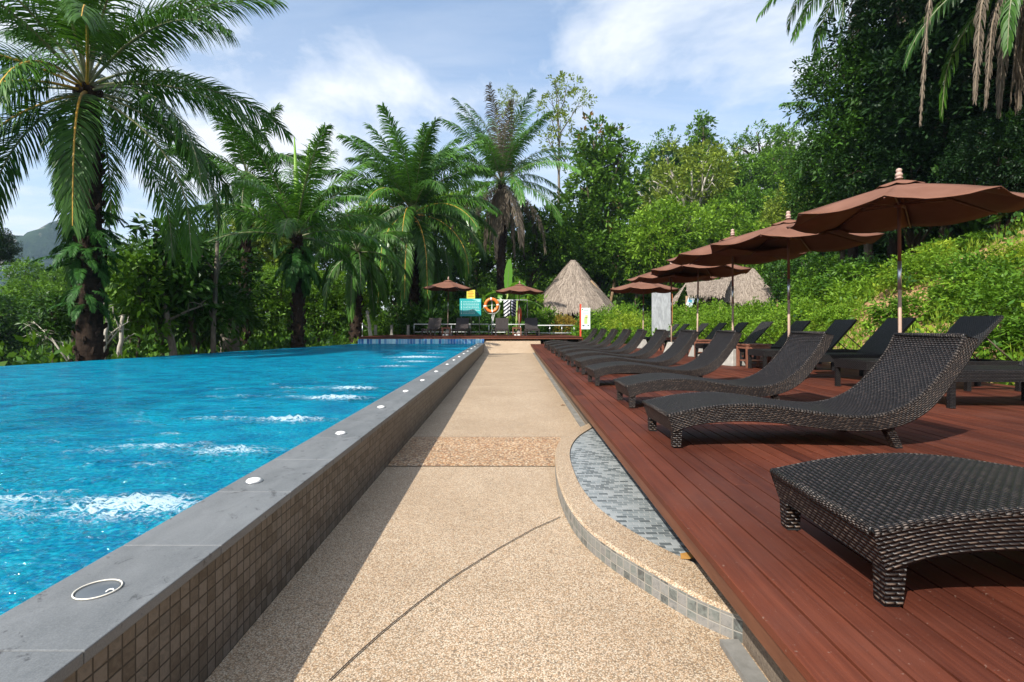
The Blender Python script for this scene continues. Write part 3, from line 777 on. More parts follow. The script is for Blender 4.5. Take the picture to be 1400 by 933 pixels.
# ---- wave loungers
LW = .64
TOP = [(0, .224), (.172, .262), (.344, .286), (.516, .295), (.688, .284), (.86, .260), (1.03, .236), (1.2, .219), (1.32, .219), (1.46, .246), (1.6, .31), (1.72, .410), (1.82, .525), (1.905, .645), (1.955, .748)]
BOT = [(.035, .105), (.172, .152), (.344, .173), (.516, .178), (.688, .169), (.86, .150), (1.03, .130), (1.2, .116), (1.376, .120), (1.545, .157), (1.69, .234), (1.80, .342), (1.905, .485), (1.985, .600), (2.035, .722)]
def smoothcurve(P, n):
    P = np.array(P, float); d = np.r_[0, np.cumsum(np.linalg.norm(np.diff(P, axis=0), axis=1))]
    s = np.linspace(0, d[-1], n); out = []
    for q in s:
        k = min(len(P) - 2, max(0, int(np.searchsorted(d, q) - 1))); t = (q - d[k]) / (d[k + 1] - d[k])
        p0 = P[max(k - 1, 0)]; p1 = P[k]; p2 = P[k + 1]; p3 = P[min(k + 2, len(P) - 1)]
        out.append(.5 * ((2 * p1) + (-p0 + p2) * t + (2 * p0 - 5 * p1 + 4 * p2 - p3) * t * t + (-p0 + 3 * p1 - 3 * p2 + p3) * t ** 3))
    return np.array(out), s
def wave_parts():
    n = 64
    T, sT = smoothcurve(TOP, n); B, sB = smoothcurve(BOT, n)
    body = MB(); seat = MB(); edge = MB()
    h = LW / 2; r = .016
    for k in range(n - 1):
        for sgn in (-1, 1):
            y = sgn * h
            vs = [(B[k][0], y, B[k][1]), (B[k + 1][0], y, B[k + 1][1]), (T[k + 1][0], y, T[k + 1][1] - r), (T[k][0], y, T[k][1] - r)]
            uv = [(sT[k], 0), (sT[k + 1], 0), (sT[k + 1], .12), (sT[k], .12)]
            f = (0, 1, 2, 3) if sgn < 0 else (3, 2, 1, 0)
            body.add(vs, [f], 0, [uv if sgn < 0 else uv[::-1]], True)
        body.add([(B[k][0], -h, B[k][1]), (B[k + 1][0], -h, B[k + 1][1]), (B[k + 1][0], h, B[k + 1][1]), (B[k][0], h, B[k][1])], [(3, 2, 1, 0)], 0, [[(-h, sB[k]), (-h, sB[k + 1]), (h, sB[k + 1]), (h, sB[k])][::-1]], True)
        g_ = h - .018
        # slightly dished seat
        for j in range(6):
            y0 = -g_ + 2 * g_ * j / 6; y1 = -g_ + 2 * g_ * (j + 1) / 6
            dz = lambda y_: -.006 * (1 - (y_ / g_) ** 2)
            seat.add([(T[k][0], y0, T[k][1] + dz(y0)), (T[k + 1][0], y0, T[k + 1][1] + dz(y0)), (T[k + 1][0], y1, T[k + 1][1] + dz(y1)), (T[k][0], y1, T[k][1] + dz(y1))], [(0, 3, 2, 1)][:1], 0,
                     [[(y0, sT[k]), (y1, sT[k]), (y1, sT[k + 1]), (y0, sT[k + 1])]], True)
    # foot end face, head end face
    for A, Bp, s in ((T[0], B[0], 1), (T[-1], B[-1], -1)):
        f = (0, 1, 2, 3) if s > 0 else (3, 2, 1, 0)
        uv = [(-h, .12), (-h, 0), (h, 0), (h, .12)]
        body.add([(A[0], -h, A[1] - r * .5), (Bp[0], -h, Bp[1]), (Bp[0], h, Bp[1]), (A[0], h, A[1] - r * .5)], [f], 0, [uv if s > 0 else uv[::-1]])
    for sgn in (-1, 1):
        edge.tube([(p[0], sgn * (h - .0105), p[1] - .0095) for p in T], .0125, 8)
    edge.tube([(T[0][0] + .006, -h + .012, T[0][1] - .007), (T[0][0] + .006, h - .012, T[0][1] - .007)], .0145, 8)
    edge.tube([(T[-1][0], -h + .012, T[-1][1] - .004), (T[-1][0], h - .012, T[-1][1] - .004)], .0145, 8)
    return body, seat, edge
body, seat, edge = wave_parts()
def woven_leg(top, bot, s0=.062, s1=.050):
    l = MB(); a = Vector(top); b = Vector(bot)
    vs = []
    for p, s in ((b, s1), (a, s0)):
        for x, y in ((-1, -1), (1, -1), (1, 1), (-1, 1)): vs.append((p.x + x * s / 2, p.y + y * s / 2, p.z))
    H = (a - b).length
    uv = [[(0, 0), (.05, 0), (.05, H), (0, H)]] * 4
    l.add(vs, [(0, 1, 5, 4), (1, 2, 6, 5), (2, 3, 7, 6), (3, 0, 4, 7), (3, 2, 1, 0)], 0, uv + [[(0, 0), (.05, 0), (.05, .05), (0, .05)]])
    return l
legm = [woven_leg((.064, sg * (LW / 2 - .031), .17), (.062, sg * (LW / 2 - .036), .006)) for sg in (-1, 1)] + \
       [woven_leg((1.45, sg * (LW / 2 - .05), .17), (1.53, sg * (LW / 2 - .045), .006)) for sg in (-1, 1)]
padm = [MB() for _ in range(4)]
pos_ = [(.062, -1), (.062, 1), (1.53, -1), (1.53, 1)]
for pm, (x, sg) in zip(padm, pos_): pm.box((x, sg * (LW / 2 - .04), .003), (.044, .044, .006))
rubber = mat('black_rubber', (.015, .015, .015), .7)
lounger0 = thing('wave_lounger', 'x', 'lounger', group='wave-shaped wicker loungers along the front of the deck')
link('body', body.mesh('lounger_body', M['wicker']), lounger0)
link('seat', seat.mesh('lounger_seat', M['wicker_top']), lounger0)
link('edge_trim', edge.mesh('lounger_edge', M['wicker_edge']), lounger0)
for l, pm in zip(legm, padm):
    lo_ = link('leg', l.mesh('lounger_leg', M['wicker']), lounger0); link('foot_pad', pm.mesh('pad', rubber), lo_)
ORD = ['nearest', 'second', 'third', 'fourth', 'fifth', 'sixth', 'seventh', 'eighth', 'ninth', 'tenth', 'farthest']
yl = [1.47, 3.42, 5.12, 7.05, 8.75, 10.5, 12.35, 14.0, 15.8, 17.8, 19.9]
xl = [1.045, 1.077, 1.20, 1.20, 1.27, 1.31, 1.36, 1.40, 1.42, 1.48, 1.53]
rl = [1.2, .3, .6, -.6, -1.6, -1.0, .4, -.8, .6, -.5, .3]
for k in range(11):
    o = lounger0 if k == 0 else copy_tree(lounger0)
    a = R(-rl[k]) if k else R(-3.0)
    o['label'] = f'wavy dark wicker lounger in the front row, {ORD[k]}' + (' to' if k == 0 else ' from') + ' the camera'
    # placed by its near foot corner
    c = Vector((0, LW / 2, 0)); c.rotate(Matrix.Rotation(a, 3, 'Z'))
    o.location = (xl[k] + c.x, yl[k] + c.y, DZ + .002); o.rotation_euler = (0, 0, a)

# ---- flat sunbeds with raised back
def sunbed(M1, M2):
    L_, W_ = 1.98, .62; zt = .375; zb = .262
    root = thing('sunbed', 'x', 'sunbed')
    f = MB(); th = .035
    f.box((L_ / 2, -W_ / 2 + th / 2, (zt + zb) / 2), (L_, th, zt - zb)); f.box((L_ / 2, W_ / 2 - th / 2, (zt + zb) / 2), (L_, th, zt - zb))
    f.box((th / 2, 0, (zt + zb) / 2), (th, W_ - 2 * th - .004, zt - zb)); f.box((L_ - th / 2, 0, (zt + zb) / 2), (th, W_ - 2 * th - .004, zt - zb))
    link('frame', f.mesh('sunbed_frame', M1), root)
    s = MB(); s.box((.62, 0, zt - .006), (1.18, W_ - .075, .03)); link('seat', s.mesh('sunbed_seat', M2), root)
    a = R(48); b = MB(); Lb = .76; c0 = Vector((1.235, 0, zt)); d = Vector((math.cos(a), 0, math.sin(a)))
    rot = Matrix.Rotation(-a, 3, 'Y'); b.box(c0 + d * Lb / 2, (Lb, W_ - .03, .034), rot=rot)
    link('backrest', b.mesh('sunbed_back', M2), root)
    for sg in (-1, 1):
        p = MB(); p.tube([c0 + d * .46 + Vector((.01, sg * .24, -.03)), (1.235 + .72, sg * .24, zt - .04)], .009, 6); link('prop', p.mesh('prop', M['bark']), root)
    for x in (.03, 1.30, L_ - .03):
        for sg in (-1, 1):
            l = MB(); l.box((x, sg * (W_ / 2 - .028), zb / 2 + .003), (.05, .05, zb + .004)); link('leg', l.mesh('leg', M1), root)
    return root
wk2 = weavemat('black_wicker', (.009, .0075, .0075), (.042, .034, .031), .014, .032)
wk2.node_tree.nodes['Principled BSDF'].inputs['Specular IOR Level'].default_value = .3
bed0 = sunbed(wk2, wk2)
by = [5.1, 6.47, 8.0, 9.55, 11.35, 13.1, 14.75, 16.7, 18.3, 21.0, 22.8]
for k in range(11):
    o = bed0 if k == 0 else copy_tree(bed0)
    o['label'] = f'black wicker sunbed with raised back in the rear row, {ORD[k]}' + (' to' if k == 0 else ' from') + ' the camera'
    o['group'] = 'flat sunbeds with raised backs in the rear row'
    x = 3.95 + .085 * by[k] + (0.05 * math.sin(k * 2.1) if k > 1 else 0)
    o.location = (x, by[k] + .31, DZ + .001); o.rotation_euler = (0, 0, R([-1, .5, -1, 1, 0, -1.5, 1, 0, .8, 0, -1][k]))
fb0 = sunbed(M['wicker_far'], M['wicker_far'])
for k, (x, lab) in enumerate(((-3.87, 'leftmost grey-brown sunbed on the far deck, left of the left table'), (-2.41, 'grey-brown sunbed on the far deck in front of the teal sign'), (-.15, 'grey-brown sunbed on the far deck just right of the life ring'), (1.46, 'rightmost grey-brown sunbed on the far deck, right of the right table'))):
    o = fb0 if k == 0 else copy_tree(fb0)
    o['label'] = lab; o['group'] = 'sunbeds on the far deck'
    o.location = (x + (-.12 if k == 0 else 0), 27.15, FZ + .001); o.rotation_euler = (0, 0, R(90 - (5, 3, 0, 0)[k])); o.scale = (1, 1.2, 1.03)

# ---- side tables
def side_table():
    root = thing('side_table', 'x', 'side table')
    t_ = MB()
    for q in range(5): t_.box((-.2 + q * .1, 0, .455), (.094, .5, .03))
    t_.build('tabletop', M['tablewood'], root, bevel=.003)
    for x in (-1, 1):
        for y in (-1, 1):
            l = MB(); l.box((x * .21, y * .21, .215), (.055, .055, .43)); l.build('leg', M['tablewood'], root, bevel=.003)
    s = MB(); s.box((0, 0, .13), (.40, .40, .022)); s.build('shelf', M['tablewood'], root)
    a = MB()
    for q in (-1, 1): a.box((0, q * .215, .405), (.36, .022, .06)); a.box((q * .215, 0, .405), (.022, .36, .06))
    a.build('apron', M['tablewood'], root)
    return root
tb0 = side_table()
tabs = [((-3.17, 28.2, FZ), 'wooden side table between the two left sunbeds on the far deck'), ((.66, 28.2, FZ), 'wooden side table between the two right sunbeds on the far deck'),
        ((5.02, 10.50, DZ), 'low red-brown side table in the rear row, left of the third umbrella pole'), ((5.35, 14.2, DZ), 'red-brown side table in the rear row under the fourth umbrella'),
        ((5.55, 17.75, DZ), 'red-brown side table between rear-row beds past the fifth umbrella')]
for k, (p, lab) in enumerate(tabs):
    o = tb0 if k == 0 else copy_tree(tb0)
    o['label'] = lab; o['group'] = 'small wooden side tables'; o.location = p
    if k < 2: o.scale = (1.0, 1.0, 1.0)
# white cups on the lower part of the far tables
cupm = MB(); cupm.lathe([(.03, 0), (.036, .03), (.04, .08), (.036, .08), (.001, .012)], n=14); cme = cupm.mesh('cup', M['white'])
for k, (x, y_, w_) in enumerate(((-3.28, 27.82, 'left cup beside the left far table'), (-3.08, 27.84, 'right cup beside the left far table'), (.57, 27.82, 'left cup beside the right far table'), (.78, 27.84, 'right cup beside the right far table'))):
    o = link('cup', cme); o.location = (x, y_, FZ); tag(o, 'small white ' + w_, 'cup', 'white cups on the far deck'); o.scale = (1.3, 1.3, 1.0)

# ---- umbrellas (8 ribs)
UR, UH = 1.36, 2.62
def canopy_mesh():
    """eight separate panels meeting in a crisp seam at every rib"""
    mb = MB(); NR, NU = 9, 8
    def ribp(a, f): r = UR * f; return np.array([r * math.cos(a), r * math.sin(a), UH - .38 * f ** 1.12 + (.012 if f > .98 else 0)])
    for p in range(8):
        a0, a1 = p * PI / 4, (p + 1) * PI / 4; vs = []
        for i in range(NR + 1):
            f = .04 + .96 * i / NR; A_, B_ = ribp(a0, f), ribp(a1, f)
            for k in range(NU + 1):
                u = k / NU; s = math.sin(PI * u); q = A_ * (1 - u) + B_ * u
                q = q * np.array([1 - .018 * s * f, 1 - .018 * s * f, 1]); q[2] -= .020 * s * f + .048 * s * max(0, f - .45) / .55
                q[2] += .004 * math.sin(u * 21 + p * 3) * f * math.sin(f * 9 + p)
                vs.append(tuple(q))
        fs = [(i * (NU + 1) + k, (i + 1) * (NU + 1) + k, (i + 1) * (NU + 1) + k + 1, i * (NU + 1) + k + 1) for i in range(NR) for k in range(NU)]
        mb.add(vs, fs, 0, None, True)
    return mb
def umbrella():
    root = thing('umbrella', 'x', 'umbrella')
    p = MB(); p.tube([(0, 0, 0.05), (0, 0, 1.30)], .021, 12); p.tube([(0, 0, 1.62), (0, 0, UH + .10)], .021, 12, mi=1)
    p.build('pole', [M['polewood'], M['poledark']], root)
    j = MB(); j.tube([(0, 0, 1.28), (0, 0, 1.64)], .024, 12); j.build('joint_sleeve', M['steel'], root)
    c = canopy_mesh().build('canopy', M['canvas'], root); s = c.modifiers.new('solid', 'SOLIDIFY'); s.thickness = .004; s.offset = -1
    v = MB(); vs = []; NA = 32
    for f, z in ((.10, .045), (.55, .022), (1.0, -.004)):
        for k in range(NA):
            a = 2 * PI * k / NA; sw = .035 * abs(math.sin(4 * a)) * f
            vs.append((.27 * f * math.cos(a), .27 * f * math.sin(a), UH + z - sw * .7 - .03 * f))
    fs = [(i * NA + k, i * NA + (k + 1) % NA, (i + 1) * NA + (k + 1) % NA, (i + 1) * NA + k) for i in range(2) for k in range(NA)]
    fs.append(tuple(range(NA - 1, -1, -1)))
    v.add(vs, fs, 0, None, True); v_ = v.build('vent_cap', M['canvas'], root); s = v_.modifiers.new('solid', 'SOLIDIFY'); s.thickness = .004
    fi = MB(); fi.lathe([(.86 * r_, UH + .06 + (z_ - UH - .055) * .82) for r_, z_ in [(.024, UH + .055), (.05, UH + .06), (.052, UH + .075), (.030, UH + .085), (.046, UH + .10), (.05, UH + .12), (.040, UH + .145), (.026, UH + .152), (.038, UH + .17), (.040, UH + .19), (.030, UH + .212), (.004, UH + .222)]], n=18)
    fi.build('finial', M['finial'], root)
    h = MB(); h.lathe([(.03, 2.32), (.055, 2.33), (.055, 2.37), (.03, 2.38)], n=16); h.build('runner', M['poledark'], root)
    h = MB(); h.lathe([(.03, 2.50), (.05, 2.505), (.05, 2.54), (.03, 2.55)], n=16); h.build('hub', M['poledark'], root)
    for k in range(8):
        a = PI * k / 4; dx, dy = math.cos(a), math.sin(a)
        r = MB(); r.tube([(dx * .05, dy * .05, UH - .085), (dx * UR * .5, dy * UR * .5, UH - .38 * .5 ** 1.12 - .022), (dx * UR * .985, dy * UR * .985, UH - .38 - .012)], .011, 5)
        rb = r.build('rib', M['poledark'], root)
        st = MB(); st.tube([(dx * .05, dy * .05, 2.35), (dx * UR * .50, dy * UR * .50, UH - .38 * .5 ** 1.12 - .035)], .009, 5); st.build('strut', M['poledark'], rb)
    b = MB()
    b.box((0, 0, .17), (.36, .36, .34), taper=.45); b.build('base_block', M['stonebase'], root, bevel=.012)
    return root
um0 = umbrella()
UD = [(1231, 6.6, 1.04, .8, 2, 'nearest'), (1079, 9.0, 1.0, .5, 0, 'second'), (1002, 10.95, 1.02, .4, 20, 'third'), (953, 14.2, 1.04, -1.2, 8, 'fourth'), (918, 16.1, 1.03, .6, 30, 'fifth'), (879, 20.0, 1.0, -.8, 10, 'sixth')]
for k, (px, d, sz_, tilt, rz, nm) in enumerate(UD):
    o = um0 if k == 0 else copy_tree(um0)
    o.location = ((px - VX) * d / F, d, DZ); o.rotation_euler = (R(tilt * .6), R(-tilt), R(rz)); o.scale = ((.96, .96, 1) if k == 0 else (1, 1, sz_))
    o['label'] = f'brown canvas umbrella in the deck row, {nm} from the camera'; o['group'] = 'brown umbrellas along the long deck'
for px, lab, sz_ in ((612, 'brown umbrella on the far deck beside the teal sign', 1.14), (709.5, 'brown umbrella on the far deck in front of the banana plant', 1.06)):
    o = copy_tree(um0); o.location = ((px - VX) * 28.2 / F, 28.2, FZ); o.rotation_euler = (0, R(.8), R(22)); o.scale = (1.03, 1.03, sz_)
    o['label'] = lab; o['group'] = 'umbrellas on the far deck'

# ---- far deck rail, posts, signs, ring, rack
def rail(px0, px1, d, yt, yb, nposts, lab):
    root = thing('steel_rail', lab, 'railing', (0, 0, 0), 0, 'steel rails behind the far deck')
    a0, a1 = at(px0, yt, d), at(px1, yt, d); b0, b1 = at(px0, yb, d), at(px1, yb, d)
    m_ = MB(); m_.tube([a0, a1], .028, 8); m_.build('top_rail', M['railwhite'], root)
    m_ = MB(); m_.tube([b0, b1], .022, 8); m_.build('bottom_rail', M['railwhite'], root)
    for q in range(nposts):
        p = a0.lerp(a1, q / (nposts - 1)); m_ = MB(); m_.tube([(p.x, p.y + .03, FZ), (p.x, p.y + .03, p.z - .01)], .017, 8); m_.build('post', M['steel'], root)
rail(566, 668, 31.2, 443.6, 454.2, 5, 'pale steel rail behind the left sunbeds on the far deck')
rail(668.8, 733, 31.2, 443.9, 454.6, 4, 'pale steel rail behind the right sunbeds on the far deck')
rail(735, 785, 31.2, 445.2, 455.6, 4, 'pale steel rail at the right end of the far deck')
for px, d, hh, wd, lab in ((513.5, 31, .58, .16, 'left of three short grey posts on the far deck'), (535.5, 31, .58, .14, 'middle of three short grey posts on the far deck'), (558, 31, .58, .14, 'right of three short grey posts on the far deck')):
    m_ = MB(); m_.box((0, 0, hh / 2), (wd, .12, hh)); m_.box((0, 0, hh + .012), (wd + .03, .15, .024)); m_.box((0, 0, .012), (wd + .04, .16, .024))
    o = m_.build('rail_post', M['railpost'], bevel=.006); o.location = ((px - VX) * d / F, d, FZ); tag(o, lab, 'post', 'short grey posts')
root = thing('cable_post', 'thin steel post at the left front corner of the far deck', 'post', ((495.5 - VX) * 26.2 / F, 26.2, FZ))
m_ = MB(); m_.tube([(0, 0, 0), (0, 0, .62)], .02, 8); m_.build('shaft', M['steel'], root)
m_ = MB(); m_.lathe([(.05, 0), (.05, .015), (.02, .02)], n=12); m_.build('foot', M['steel'], root)
m_ = MB(); m_.lathe([(.02, .62), (.03, .63), (.03, .66), (.005, .68)], n=12); m_.build('cap', M['steel'], root)

root = thing('info_sign', 'teal pool rules board with pale lines of writing on two posts behind the sunbeds', 'sign', ((643.2 - VX) * 30.4 / F, 30.4, FZ))
w_, h_ = 29.2 * 30.4 / F, 24 * 30.4 / F; zc_ = CZ + (448 - 420.6) * 30.4 / F - FZ
m_ = MB(); m_.box((0, 0, zc_), (w_, .04, h_)); m_.build('panel', mat('teal_board', (.02, .36, .36), .4, .4), root, bevel=.006)
m_ = MB(); rd2 = random.Random(8)
for r_ in range(9):
    z = zc_ + h_ * (.33 - r_ * .085); x = -w_ * .34
    while x < w_ * .40:
        l = rd2.uniform(.03, .10)
        if x + l > w_ * .44 or (r_ > 6 and x > w_ * .2): break
        m_.box((x + l / 2, -.023, z), (l, .004, .022)); x += l + .025
    m_.box((-w_ * .42, -.023, z), (.05, .004, .045))
m_.build('lettering', mat('pale_lettering', (.62, .80, .78), .5), root)
m_ = MB(); m_.add([(w_ * .05, -.0225, zc_ + h_ * .47), (w_ * .47, -.0225, zc_ + h_ * .30), (w_ * .47, -.0225, zc_ + h_ * .47)], [(0, 1, 2)]); m_.build('corner_stripe', mat('pale_teal', (.25, .62, .58), .5), root)
for s in (-1, 1):
    m_ = MB(); m_.tube([(s * w_ * .42, .04, 0), (s * w_ * .42, .04, zc_ + h_ * .5)], .022, 8); m_.build('post', M['railpost'], root)
root = thing('warning_sign', 'small yellow sign with red writing fixed above the teal board', 'sign', ((643.8 - VX) * 30.5 / F, 30.5, FZ))
w2, h2 = 11.5 * 30.5 / F, 12 * 30.5 / F; z2 = CZ + (448 - 402.6) * 30.5 / F - FZ
m_ = MB(); m_.box((0, 0, z2), (w2, .03, h2)); m_.build('panel', mat('yellow_board', (.62, .56, .07), .45), root, bevel=.005)
m_ = MB()
for q in range(4): m_.box((-.02 + (q % 2) * .02, -.017, z2 + h2 * (.28 - q * .18)), (w2 * (.62, .7, .5, .66)[q], .004, .03))
m_.build('lettering', mat('red_lettering', (.55, .10, .02), .5), root)
m_ = MB(); m_.tube([(0, .03, 0), (0, .03, z2)], .02, 8); m_.build('post', M['railpost'], root)

# towel rack
d = 29.8
def zz2(py, dd=d): return CZ + (448 - py) * dd / F
def xx(px, dd=d): return (px - VX) * dd / F
root = thing('towel_rack', 'white steel hanging rack with a long top bar beside the life ring', 'rack')
m_ = MB(); m_.tube([(xx(672), d, zz2(410.6)), (xx(721), d, zz2(410.6))], .026, 8); m_.build('top_bar', M['railwhite'], root)
for px in (672.6, 721):
    m_ = MB(); m_.tube([(xx(px), d, FZ), (xx(px), d, zz2(410.6))], .024, 8); m_.build('post', M['railwhite'] if px < 700 else M['railpost'], root)
root = thing('life_ring', 'orange life ring with white bands hanging from the rack post', 'life ring', (xx(672.3), d - .13, zz2(417.8)))
Rr, rr = .355, .088
def torus_part(a0, a1, name, m2, k=1.0, n=36):
    mb = MB(); pts = [(Rr * math.cos(a0 + (a1 - a0) * i / n), 0, Rr * math.sin(a0 + (a1 - a0) * i / n)) for i in range(n + 1)]
    mb.tube(pts, rr * k, 14, cap=k < 1.001 and abs(a1 - a0) < 6); mb.build(name, m2, root)
torus_part(0, 2 * PI, 'ring', M['orange'])
for a in (0, PI / 2, PI, 3 * PI / 2): torus_part(a - .11 + .1, a + .11 + .1, 'band', M['white'], 1.03, 6)
m_ = MB(); m_.tube([(.47 * math.cos(a), -.01, .47 * math.sin(a) - .04 * abs(math.sin(2 * a))) for a in np.linspace(PI, 2 * PI, 20)], .011, 6); m_.build('grab_rope', M['white'], root)
m_ = MB(); pts = [(xx(673.5), d - .1, zz2(424)), (xx(674.2), d - .1, zz2(432)), (xx(673.4), d - .1, zz2(441)), (xx(672.4), d - .1, zz2(447)), (xx(673), d - .1, zz2(451)), (xx(675.3), d - .1, zz2(451)), (xx(675.6), d - .1, zz2(446)), (xx(674), d - .1, zz2(440)), (xx(676.2), d - .1, zz2(430)), (xx(676.6), d - .1, zz2(421))]
m_.tube(pts, .016, 6); tag(m_.build('rope', M['white']), 'white rope hanging in a loop below the life ring', 'rope')
def cloth(px0, px1, py0, py1, mt, lab, cat, ph):
    mb = MB(); nx, nz = 10, 10; vs = []
    for j in range(nz + 1):
        for i in range(nx + 1):
            u, v = i / nx, j / nz; wv = math.sin(u * 9 + ph) * .03 * (.4 + v)
            x = xx(px0 + (px1 - px0) * (u * (1 - .12 * v) + .06 * v)); vs.append((x, d - .03 + wv, zz2(py0 + (py1 - py0) * v + 1.2 * math.sin(u * 5 + ph) * v)))
    fs = [(j * (nx + 1) + i, (j + 1) * (nx + 1) + i, (j + 1) * (nx + 1) + i + 1, j * (nx + 1) + i + 1) for j in range(nz) for i in range(nx)]
    mb.add(vs, fs, 0, None, True); o = mb.build('towel', mt); s = o.modifiers.new('solid', 'SOLIDIFY'); s.thickness = .008; tag(o, lab, cat, 'cloths on the rack')
def stripe(name, a, b, per, tilt):
    def fn(t, bb):
        x, y, z = t.sep(t.coord()); q = t.m('FRACT', t.m('DIVIDE', t.m('ADD', z, t.m('MULTIPLY', x, tilt)), per))
        t.put(bb.inputs['Base Color'], t.mix(t.ramp(q, [(.48, 0.0), (.52, 1.0)]), a, b))
    return mat(name, a, .8, .2, 0, fn)
cloth(688.5, 697.5, 411, 433, stripe('blackwhite_stripes', (.015, .018, .04), (.75, .76, .78), .21, -.8), 'black and white striped towel hanging left on the rack', 'towel', 0)
cloth(699, 705.5, 411, 433, stripe('navy_pattern', (.010, .014, .05), (.5, .52, .58), .17, .6), 'navy towel with white pattern hanging mid rack', 'towel', 2)
m_ = MB(); cx = xx(710.3)
m_.lathe([(.01, zz2(443)), (.09, zz2(439)), (.13, zz2(432)), (.13, zz2(427)), (.08, zz2(421.5)), (.012, zz2(419.8))], (cx, d - .02, 0), n=16)
m_.tube([(cx, d - .02, zz2(420)), (cx, d - .01, zz2(411))], .01, 6)
tag(m_.build('rescue_buoy', mat('buoy_red', (.72, .09, .025), .4)), 'red-orange rescue float hanging on the rack right of the navy towel', 'float')

root = thing('map_sign', 'white upright sign panel with coloured drawing on a red post', 'sign')
d3 = 25.9; x3 = lambda px: (px - VX) * d3 / F; z3 = lambda py: CZ + (448 - py) * d3 / F
m_ = MB(); m_.box((x3(793.6), d3, (z3(416) + .35) / 2), (.075, .075, z3(416) - .35)); m_.build('post', mat('red_post', (.60, .07, .03), .5), root)
m_ = MB(); m_.box((x3(800.6), d3 - .02, (z3(421.2) + z3(450.4)) / 2), (x3(807) - x3(794.6), .03, z3(421.2) - z3(450.4))); m_.build('panel', mat('white_panel', (.74, .79, .80), .4), root, bevel=.004)
def flat(name, px0, px1, py0, py1, c):
    m_ = MB(); m_.box((x3((px0 + px1) / 2), d3 - .037, (z3(py0) + z3(py1)) / 2), (x3(px1) - x3(px0), .004, z3(py0) - z3(py1))); m_.build(name, mat('mark_' + name, c, .5), root)
flat('green_mark', 798.5, 803, 434, 443, (.45, .62, .20)); flat('yellow_mark', 800, 803.5, 431, 435, (.75, .70, .22)); flat('dark_mark', 796, 799, 444.4, 446.4, (.10, .13, .16)); flat('dark_mark', 803, 805.4, 444.4, 446, (.12, .20, .14)); flat('heading', 797.5, 804.5, 423.5, 425, (.35, .55, .40)); flat('corner_mark', 795.4, 797, 422.4, 424.4, (.10, .35, .12)); flat('text_block', 796.6, 805, 428, 430, (.50, .58, .62))

# stone slab panel with an orange post
root = thing('stone_panel', 'tall pale grey stone slab standing behind the rear sunbeds', 'stone panel')
d4 = 27.0; x4 = lambda px: (px - VX) * d4 / F; z4 = lambda py: CZ + (448 - py) * d4 / F
def st_fn(t, b):
    v = t.coord(); n = t.noise(t.vscale(v, (3, 3, .8)), 2.2, 7, .68, 1.2)
    t.put(b.inputs['Base Color'], t.mix(t.ramp(n, [(.3, 0.0), (.7, 1.0)]), (.20, .21, .22), (.46, .48, .50))); t.put(b.inputs['Normal'], t.bump(n, .4, .02))
m_ = MB(); m_.box((x4(904), d4, (z4(400) + .3) / 2), (x4(917.0) - x4(891.5), .12, z4(400) - .3)); m_.build('slab', mat('grey_marbled_stone', (.3, .31, .32), .6, .4, 0, st_fn), root, bevel=.012)
m_ = MB(); m_.box((x4(918.2), d4 - .02, (z4(402) + .3) / 2), (.06, .06, z4(402) - .3)); m_.build('edge_post', mat('orange_post', (.55, .20, .08), .6), root)

# ---- thatched huts
def thatch(rng, facets, name, parent, rows=18, per_m=24, lift=.03, L=.5):
    """facets: (top_left, top_right, bottom_left, bottom_right); rows of hanging straw laid down the slope"""
    Vs = []; Qs = []; n0 = 0; base = MB()
    for tl, tr, bl, br in facets:
        tl, tr, bl, br = (np.array(q, float) for q in (tl, tr, bl, br))
        base.add([tl, bl, br, tr], [(0, 1, 2, 3)])
        nrm = np.cross(bl - tl, br - tl); 
        if np.linalg.norm(nrm) < 1e-6: nrm = np.cross(bl - tr, br - tr)
        nrm = nrm / np.linalg.norm(nrm)
        if nrm[2] < 0: nrm = -nrm
        slope_len = np.linalg.norm((bl + br) / 2 - (tl + tr) / 2)
        rws = max(3, int(slope_len / (L * .42)))
        for r in range(rws):
            v0 = (r + .0) / rws
            a = tl + (bl - tl) * v0; b = tr + (br - tr) * v0
            w_ = np.linalg.norm(b - a); k = max(2, int((w_ + .1) * per_m))
            u = rng.random(k)[:, None]; vj = (rng.random(k)[:, None] - .5) * .5 / rws
            P = (tl + (bl - tl) * (v0 + vj)) * (1 - u) + (tr + (br - tr) * (v0 + vj)) * u + nrm * (lift + .02 * rng.random((k, 1)))
            dn = ((bl - tl) * (1 - u) + (br - tr) * u); dn = unit(dn)
            side = unit(np.tile(b - a + (br - bl) * .01, (k, 1)))
            ang = rng.normal(0, .17, (k, 1)); D = unit(dn + side * ang + nrm * rng.uniform(-.02, .07, (k, 1)) + (np.array([0, 0, -.35]) if r == rws - 1 else 0))
            ll = L * rng.uniform(.6, 1.25, (k, 1)); ww = rng.uniform(.015, .04, (k, 1))
            q = np.stack([P - side * ww, P + side * ww, P + D * ll + side * ww * .35, P + D * ll - side * ww * .35], 1)
            Vs.append(q.reshape(-1, 3)); Qs.append(np.arange(k * 4).reshape(k, 4) + n0); n0 += k * 4
    V = np.vstack(Vs); Q = np.vstack(Qs)
    bv = np.array([tuple(p) for p in base.v]); bf = np.array(base.f) + len(V)
    me = np_mesh(name, np.vstack([V, bv]), np.vstack([Q, bf]), M['thatch'])
    return link(name, me, parent)
rng = np.random.default_rng(11)
hut = thing('thatched_hut', 'tall cone-shaped thatched hut standing behind the far deck', 'hut', tuple(at(783.5, 448, 41)) [:2] + (0,), 0, 'thatched huts')
dh = 41.0; s_ = dh / F
apex = CZ + (448 - 357) * s_; eave = CZ + (448 - 430) * s_; RR = 66 * s_
